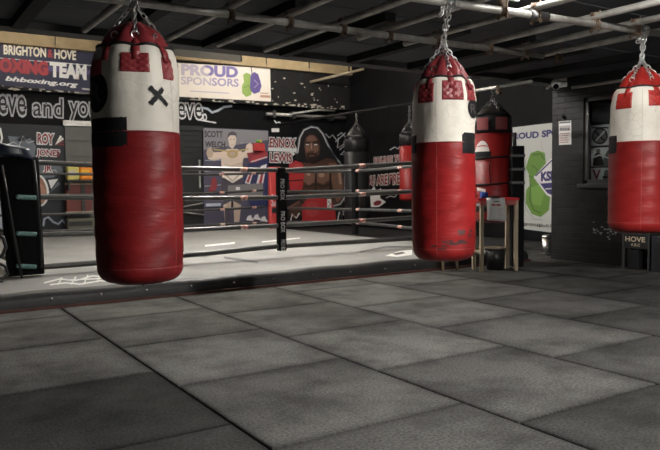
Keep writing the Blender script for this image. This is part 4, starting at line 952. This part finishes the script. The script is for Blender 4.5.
pr.poly([(244, 183), (250, 168), (254, 168), (249, 184)], UJW); pr.poly([(254, 190), (260, 166), (266, 164), (261, 190)], UJW); pr.poly([(256.5, 190), (261.5, 168), (264, 167.6), (259.5, 190)], UJR); pr.poly([(245.5, 182), (250.8, 170), (252.2, 170), (247.8, 183)], UJR); pr.poly([(250, 158), (264, 150), (267, 154), (254, 163)], UJR); pr.line([(250, 162), (266, 157)], 1, UJW)
pr.poly([(227, 185.5), (262, 183), (262, 196), (232, 199), (227, 197)], flat('poster_panel', (.21, .20, .21))); pr.rect(235, 187, 239, 190, UJW)
pr.rect(205, 203.5, 220, 206.5, GLB, -.03); pr.text('POWER 4', 205.4, 203.8, 219.5, 206, PG, 203.3, 205.6) if False else None
for cx_, cy_ in ((249, 218), (256, 217), (263, 219)): pr.poly([(cx_ - 4, cy_ + 2), (cx_ - 2, cy_ - 2), (cx_ + 1, cy_ - 3), (cx_ + 2, cy_), (cx_ + 4, cy_ + 2), (cx_ + 3, cy_ + 3)], UJW)
pr.ell(213, 184, 3, 7, flat('poster_red_dim', (.26, .09, .10))); pr.ell(210, 190, 2, 4, flat('poster_red_dim', (.26, .09, .10)))
pr.build('picture', t)
# red ring timer
c = onV(261, 148, BW - .2)
t = thing('ring_timer', 'small red box timer with signal lights on the wall beside LENNOX lettering', 'timer', c)
a, b = onV(254, 151, BW - .12), onV(264.6, 143.5, BW - .12)
MB().bb((a.x, BW - .14, a.z), (b.x, BW - .045, b.z)).build('body', K['redpad'], t, bevel=.01)
for x, m in ((257.5, 'timer_green'), (260.5, 'timer_yellow')): q = onV(x, 141.5, BW - .1); MB().lathe([(.03, -.02), (.03, .02), (.015, .04)], q, 12).build('signal_light', flat(m, (.1, .5, .05) if 'green' in m else (.6, .5, .05)), t)
# shutters on the back wall
def shutter(name, label, x0, x1, yt, yb, m, pitch, group):
    a, b = onV(x0, yb, BW - .02), onV(x1, yt, BW - .02); t = thing(name, label, 'shutter', (a + b) / 2, group); mb = MB(); z = a.z
    while z < b.z - .01: mb.bb((a.x, BW - .05, z), (b.x, BW - .005, min(b.z, z + pitch * .9))); z += pitch
    mb.bb((a.x, BW - .03, a.z), (b.x, BW - .002, b.z)); mb.build('slats', m, t)
    MB().bb((a.x - .03, BW - .08, b.z), (b.x + .03, BW - .004, b.z + .1)).build('shutter_box', K['steel'] if m is K['shutter'] else K['darkshutter'], t)
    return t
shutter('roller_shutter', 'grey roller shutter between the left mural and the left punching bag', 67.8, 128, 128, 234, K['shutter'], .3, 'roller shutters')
t = shutter('roller_shutter', 'dark slatted roller shutter between the left bag and the boxer poster', 140, 201.2, 131, 228, K['darkshutter'], .12, 'roller shutters')
MB().bb((onV(199, 180, BW - .06).x, BW - .07, onV(199, 188, BW).z), (onV(200.5, 180, BW - .06).x, BW - .05, onV(199, 160, BW).z)).build('handle_bar', flat('pale_bar', (.30, .32, .30)), t)
# leaning pale strips inside the shutter bay
for i, (x0, y0, x1, y1) in enumerate(((183, 207, 203, 203), (183, 212, 204, 215))):
    a, b = onV(x0, y0, BW - .09), onV(x1, y1, BW - .09)
    tag(MB().cyl(a, b, .018, 8).build('batten', flat('pale_batten', (.26, .26, .24)), loc=a), ('upper' if i == 0 else 'lower') + ' pale batten lying across the foot of the dark shutter', 'batten', 'battens by the dark shutter')
# shelf, yellow and orange bags, red framed box
P = paper_V(BW - .32)
a, b = onV(67, 180, BW - .3), onV(97, 177.5, BW - .3)
t = thing('wall_shelf', 'dark shelf against the grey shutter under the yellow and orange packs', 'shelf', (a + b) / 2)
MB().bb((a.x, BW - .36, a.z - .03), (b.x + .3, BW - .05, a.z)).build('board', K['plastic'], t)
for x in (a.x + .03, b.x + .25): MB().bb((x - .015, BW - .33, a.z - .2), (x + .015, BW - .06, a.z - .03)).build('bracket', K['plastic'], t)
for nm, x0, x1, yt, c_, lb in (('carton', 67.6, 79.4, 166.5, (.60, .54, .16), 'yellow and cream pack on the shelf by the grey shutter'), ('carton', 80.2, 92.5, 165.5, (.75, .24, .012), 'bright orange pack on the shelf next to the left punching bag')):
    p0, p1 = onV(x0, 180, BW - .3), onV(x1, yt, BW - .3); t = thing(nm, lb, 'pack', ((p0.x + p1.x) / 2, BW - .2, a.z), 'packs on the wall shelf')
    MB().bb((p0.x, BW - .3, a.z + .001), (p1.x, BW - .1, p1.z)).build('body', flat('pack_%d' % x0, c_), t, bevel=.03)
    mb = MB(); h = p1.z - a.z; mb.bb((p0.x + .02, BW - .304, a.z + h * .3), (p0.x + (p1.x - p0.x) * .75, BW - .2998, a.z + h * .7)); mb.build('print', flat('pack_print_%d' % x0, (.55, .5, .42) if x0 < 70 else (.75, .42, .03)), t)
p0, p1 = onV(67.5, 213, BW - .25), onV(92, 183, BW - .25)
t = thing('crate', 'dark red open-fronted crate with pale rails below the packs', 'crate', ((p0.x + p1.x) / 2, BW - .2, p0.z))
MB().bb((p0.x, BW - .2, p0.z), (p1.x, BW - .055, p1.z)).build('body', flat('crate_red', (.13, .028, .022)), t, bevel=.01)
for f in (0, .97): z = p0.z + (p1.z - p0.z) * f; MB().bb((p0.x - .02, BW - .24, z - .015), (p1.x + .02, BW - .19, z + .025)).build('rail', K['wood'], t)
MB().bb((p1.x - .2, BW - .23, p0.z), (p1.x - .13, BW - .19, p1.z)).build('upright', flat('crate_dark', (.03, .03, .028)), t)
p0, p1 = onV(67.5, 231, BW - .25), onV(97, 218, BW - .25)
t = thing('storage_box', 'low olive grey box on the floor under the dark red crate', 'box', ((p0.x + p1.x) / 2, BW - .2, .0))
MB().bb((p0.x, BW - .28, 0.102 if False else 0), (p1.x, BW - .055, p1.z)).build('body', flat('olive_grey', (.115, .11, .08)), t, bevel=.01)
MB().bb((p0.x + .02, BW - .285, p1.z - .14), (p1.x - .1, BW - .279, p1.z - .05)).build('recess', BLK, t)

# sponsors banner on the far right wall
P = paper_U(RW - .02)
t = sheet('banner', 'white sponsor banner with a green glove on the far right wall, left of the bricks', 'banner', P, NU, [(508, 128), (566, 121.2), (566, 234.4), (508, 227)], flat('side_banner_white', (.52, .53, .51)), None, .01)
pr = Print(P, NU); SB = flat('side_blue', (.035, .03, .14)); SG = flat('side_green', (.13, .26, .045)); SG2 = flat('side_green_dark', (.07, .15, .03))
pr.text('PROUD', 509, 133.6, 539, 139.6, SB, 131, 138, bold=.045); pr.text('SPONSORS', 541.8, 130.6, 592, 137.6, SB, 123, 131.5, bold=.045)
pr.line([(541, 141), (544, 158), (547, 165)], 1.1, LG)
pr.poly([(528, 161), (531, 153), (538, 150.5), (545, 153), (546, 163), (543, 170), (547, 180), (550.5, 196), (549, 210), (541, 217), (532, 214), (526, 203), (526.5, 190), (531, 184), (529, 174), (526, 168)], SG)
pr.line([(529, 176), (535, 178), (538, 170), (532, 165)], 1.2, SG2); pr.line([(531, 184), (530, 200), (534, 210), (541, 213)], 1.4, SG2); pr.line([(533, 155), (541, 154), (545, 160)], 1.4, SG2); pr.poly([(531, 188), (540, 184), (545, 192), (541, 206), (533, 204)], flat('side_green_light', (.18, .34, .07)))
pr.line([(526, 160), (524.6, 188), (526, 208), (534, 219), (543, 220)], .9, flat('side_grey', (.36, .38, .36)))
pr.poly([(534, 177), (545, 165), (560, 150), (577, 173), (560, 202), (547, 195)], UJW); pr.line([(536, 176), (546, 166.5), (560, 153), (574, 173)], 1.4, SB)
pr.text('KSD', 541.5, 172, 558, 181.5, SB, 170, 180.5, bold=.06); pr.poly([(537, 179), (541, 183.5), (572, 181), (560, 199), (548, 193)], SB); pr.line([(546, 189), (560, 188)], 1, UJW)
pr.text('ksd-group.co.uk', 508, 220.4, 568, 224.8, GREY, 224.4, 229.8, bold=.01)
pr.build('lettering', t)

# ------------------------------------------------------------------ things in front of the ring, right
# red topped table
a = onD(478, 199, 7.78); b = onD(519.5, 199, 7.86); ztop = .835
xd = (b - a); xd.z = 0; L = xd.length; xd.normalize(); yd = Vector((-xd.y, xd.x, 0)); yd = yd if yd.dot(FWD) > 0 else -yd
RT_ = Matrix((xd, yd, Vector((0, 0, 1)))).transposed()
A = Vector((a.x, a.y, 0)); ctr = A + xd * L / 2 + yd * .15
t = thing('side_table', 'small red-topped wooden table with pale legs beside the centre bag', 'table', ctr)
MB().box(ctr + Vector((0, 0, ztop - .015)), (L, .3, .03), RT_).build('table_top', K['redtop'], t, bevel=.004)
for fx in (.115, .945):
    for fy in (.03, .27): MB().box(A + xd * L * fx + yd * fy + Vector((0, 0, (ztop - .03) / 2)), (.042, .036, ztop - .03), RT_).build('leg', K['wood'], t, bevel=.003)
MB().box(ctr + yd * -.13 + Vector((0, 0, ztop - .055)), (L * .86, .02, .05), RT_).build('apron', flat('pink_apron', (.42, .10, .09)), t)
MB().box(ctr + yd * .12 + Vector((0, 0, .24)), (L * .8, .02, .035), RT_).build('stretcher', K['wood'], t)
# things on and at the table
pt = lambda fx, fy, z=ztop: A + xd * L * fx + yd * fy + Vector((0, 0, z))
t = thing('cloth_roll', 'small blue cup lying on the red table top', 'cup', pt(.17, .08)); t.name = 'cup'
MB().tube([pt(.17, .09, ztop + .035), pt(.30, .07, ztop + .035)], [.035, .03], 14).build('body', flat('blue_plastic', (.02, .07, .32), .35), t); MB().tube([pt(.14, .092, ztop + .035), pt(.18, .09, ztop + .035)], .037, 14).build('rim', flat('blue_rim', (.04, .12, .45), .35), t)
t = thing('hand_tool', 'flat black clip resting on the front edge of the red table', 'clip', pt(.4, .04))
MB().box(pt(.40, .05, ztop + .012), (.12, .05, .022), RT_).build('body', K['plastic'], t, bevel=.006); MB().box(pt(.40, .0, ztop + .006), (.10, .06, .01), RT_).build('jaw', K['plastic'], t, bevel=.003)
t.name = 'paper_clip'
t = thing('hand_wrap', 'small orange and black roll at the left end of the red table', 'wrap', pt(.0, .1, ztop))
MB().cyl(pt(.03, .17, ztop + .022), pt(.10, .2, ztop + .022), .022, 14).build('roll', flat('orange_wrap', (.42, .16, .05)), t); MB().cyl(pt(.05, .178, ztop + .022), pt(.075, .19, ztop + .022), .0235, 14).build('band', K['tape'], t)
a_, b_ = onD(485, 202, 7.77), onD(504.5, 220.5, 7.77)
zt0, zb0 = ztop - .0, b_.z
t = thing('notice', 'white paper notice hanging from the front edge of the red table', 'notice', pt(.4, -.01, (zt0 + zb0) / 2))
f0, f1 = .19, .64; mb = MB(); vs = []
for j in range(7):
    g_ = j / 6; z = zt0 + .005 - (zt0 - zb0) * g_
    for i in range(5): f = i / 4; vs.append(pt(f0 + (f1 - f0) * f + .02 * g_, -.008 - .012 * math.sin(g_ * 3) - .006 * math.sin(f * 5), z - .02 * f * (g_)))
mb.add(vs, [(j * 5 + i, j * 5 + i + 1, (j + 1) * 5 + i + 1, (j + 1) * 5 + i) for j in range(6) for i in range(4)], 0, True); mb.build('sheet', K['paper'], t, solid=.001)
mb = MB()
def bar(f0, f1, g0, g1, mi):
    def q(f, g_): z = zt0 + .005 - (zt0 - zb0) * g_; return pt(.19 + .45 * f + .02 * g_, -.0095 - .012 * math.sin(g_ * 3) - .006 * math.sin(f * 5) - .002, z - .02 * f * g_)
    mb.add([q(f0, g0), q(f1, g0), q(f1, g1), q(f0, g1)], [(0, 1, 2, 3)], mi)
bar(.36, .68, .14, .18, 0); bar(.24, .44, .27, .35, 1); bar(.5, .74, .27, .35, 1)
for i in range(6): bar(.12, .88 - .05 * (i % 3), .46 + i * .075, .475 + i * .075, 2)
mb.build('lettering', [GREY, flat('notice_bright_red', (.6, .10, .08)), flat('notice_text', (.4, .4, .4))], t)
# bucket
c = onZ(496.5, 270, 0); t = thing('bucket', 'round black plastic bucket on the floor under the red table', 'bucket', c)
c2_ = c + FWD * .06
hb = onD(496, 248.5, 7.95).z
mb = MB().lathe([(.10, 0), (.118, hb), (.112, hb), (.094, .012)], c2_, 32); mb.build('body', K['plastic'], t)
MB().ring(c2_ + Vector((0, 0, hb - .008)), (0, 0, 1), .120, .007, 32, 8).build('rim', K['plastic'], t)
t.location = t.location
# low pale bench behind the centre bag
a, b = onD(440, 254, 7.98), onD(478, 253.5, 7.86); a.z = b.z = .235
dx = (b - a).normalized(); dy = Vector((-dx.y, dx.x, 0)); Rb_ = Matrix((dx, dy, Vector((0, 0, 1)))).transposed(); ctr = (a + b) / 2; Lb = (b - a).length
t = thing('low_bench', 'low pale wooden bench mostly hidden behind the base of the centre bag', 'bench', (ctr.x, ctr.y, 0))
MB().box(ctr + Vector((0, 0, -.015)), (Lb, .1, .03), Rb_).build('bench_top', K['wood'], t, bevel=.004)
ft = onZ(457.5, 270.5, 0)
for k, (f, g_) in enumerate(((-.42, -.03), (-.42, .03), (.42, .03))): q = ctr + dx * f * Lb + dy * g_; MB().tube([(q.x, q.y, 0), (q.x, q.y, .205)], .016, 4).build('leg', K['wood'], t)
tp = ctr + dx * -.06 * Lb + dy * -.03
MB().tube([ft + Vector((0, 0, 0)), Vector((tp.x, tp.y, .206))], [.013, .026], 4).build('leg', K['wood'], t)
# chrome bin by the corner of the bricks
c = onZ(546, 257.5, 0); c = Vector((7.5, 6.3, 0)); c = onZ(547.5, 254.8, 0)
t = thing('pedal_bin', 'small chrome bin on the floor at the corner of the black brick wall', 'bin', c)
zh = onD(546, 237.5, 9.0).z
MB().lathe([(.075, 0), (.08, .03), (.08, zh - .05)], c, 28).build('body', K['chrome'], t); MB().lathe([(.083, zh - .05), (.083, zh - .03), (.06, zh - .008), (.0, zh)], c, 28).build('lid', K['chrome'], t)
MB().lathe([(.084, 0.0), (.084, .02)], c, 28).build('base', K['plastic'], t); MB().box(c + (CAM - c).normalized() * .1 * Vector((1, 1, 0)).length / 1.414 + Vector((0, 0, .02)) - Vector((0, 0, (CAM - c).normalized().z * .1)), (.05, .05, .012)).build('pedal', K['chrome'], t)
# stand with club sign
t = thing('stand', 'black wooden stand with a HOVE A.B.C. sign against the brick wall', 'stand', (BR - .1, 4.73, 0))
v0, v1 = 4.555, 4.90
MB().bb((BR - .17, v0 - .01, .40), (BR - .01, v1 + .01, .425)).build('top', flat('worn_black_wood', (.03, .03, .03), .5), t, bevel=.003)
s = MB().bb((BR - .16, v0, .245), (BR - .145, v1, .40)).build('sign_board', flat('sign_black', (.012, .012, .012), .5), t)
P = lambda x, y: Vector((BR - .1605, v1 - (v1 - v0) * x, .245 + .155 * (1 - y))); pr = Print(P, NU); SC = flat('sign_cream', (.66, .55, .38))
pr.text('HOVE', .12, .14, .84, .52, SC, bold=.02); pr.text('A.B.C', .33, .64, .66, .84, SC, bold=.01); pr.build('lettering', s)
for v in (v0 + .012, v1 - .012):
    for u in (BR - .15, BR - .03): MB().bb((u - .012, v - .012, 0), (u + .012, v + .012, .40)).build('leg', flat('worn_black_leg', (.045, .045, .045), .5), t)
MB().bb((BR - .14, 4.70, 0.0), (BR - .05, 4.84, .22)).build('inner_panel', K['plastic'], t)
t = thing('stand', 'dark plain wooden box stand at the right edge, right of the HOVE sign', 'stand', (BR - .1, 4.3, 0))
MB().bb((BR - .2, 4.1, 0), (BR - .01, 4.51, .40)).build('body', flat('navy_black_wood', (.012, .013, .018), .5), t, bevel=.006)
MB().bb((BR - .206, 4.14, .05), (BR - .199, 4.46, .35)).build('panel', K['plastic'], t, bevel=.003)

# ------------------------------------------------------------------ world and view
wd = bpy.data.worlds.new('world'); S.world = wd; wd.use_nodes = True
wd.node_tree.nodes['Background'].inputs[0].default_value = (.02, .02, .022, 1); wd.node_tree.nodes['Background'].inputs[1].default_value = .3
S.view_settings.view_transform = 'Standard'; S.view_settings.look = 'None'; S.view_settings.gamma = 1; S.view_settings.exposure = 1.4; S.view_settings.use_curve_mapping = False
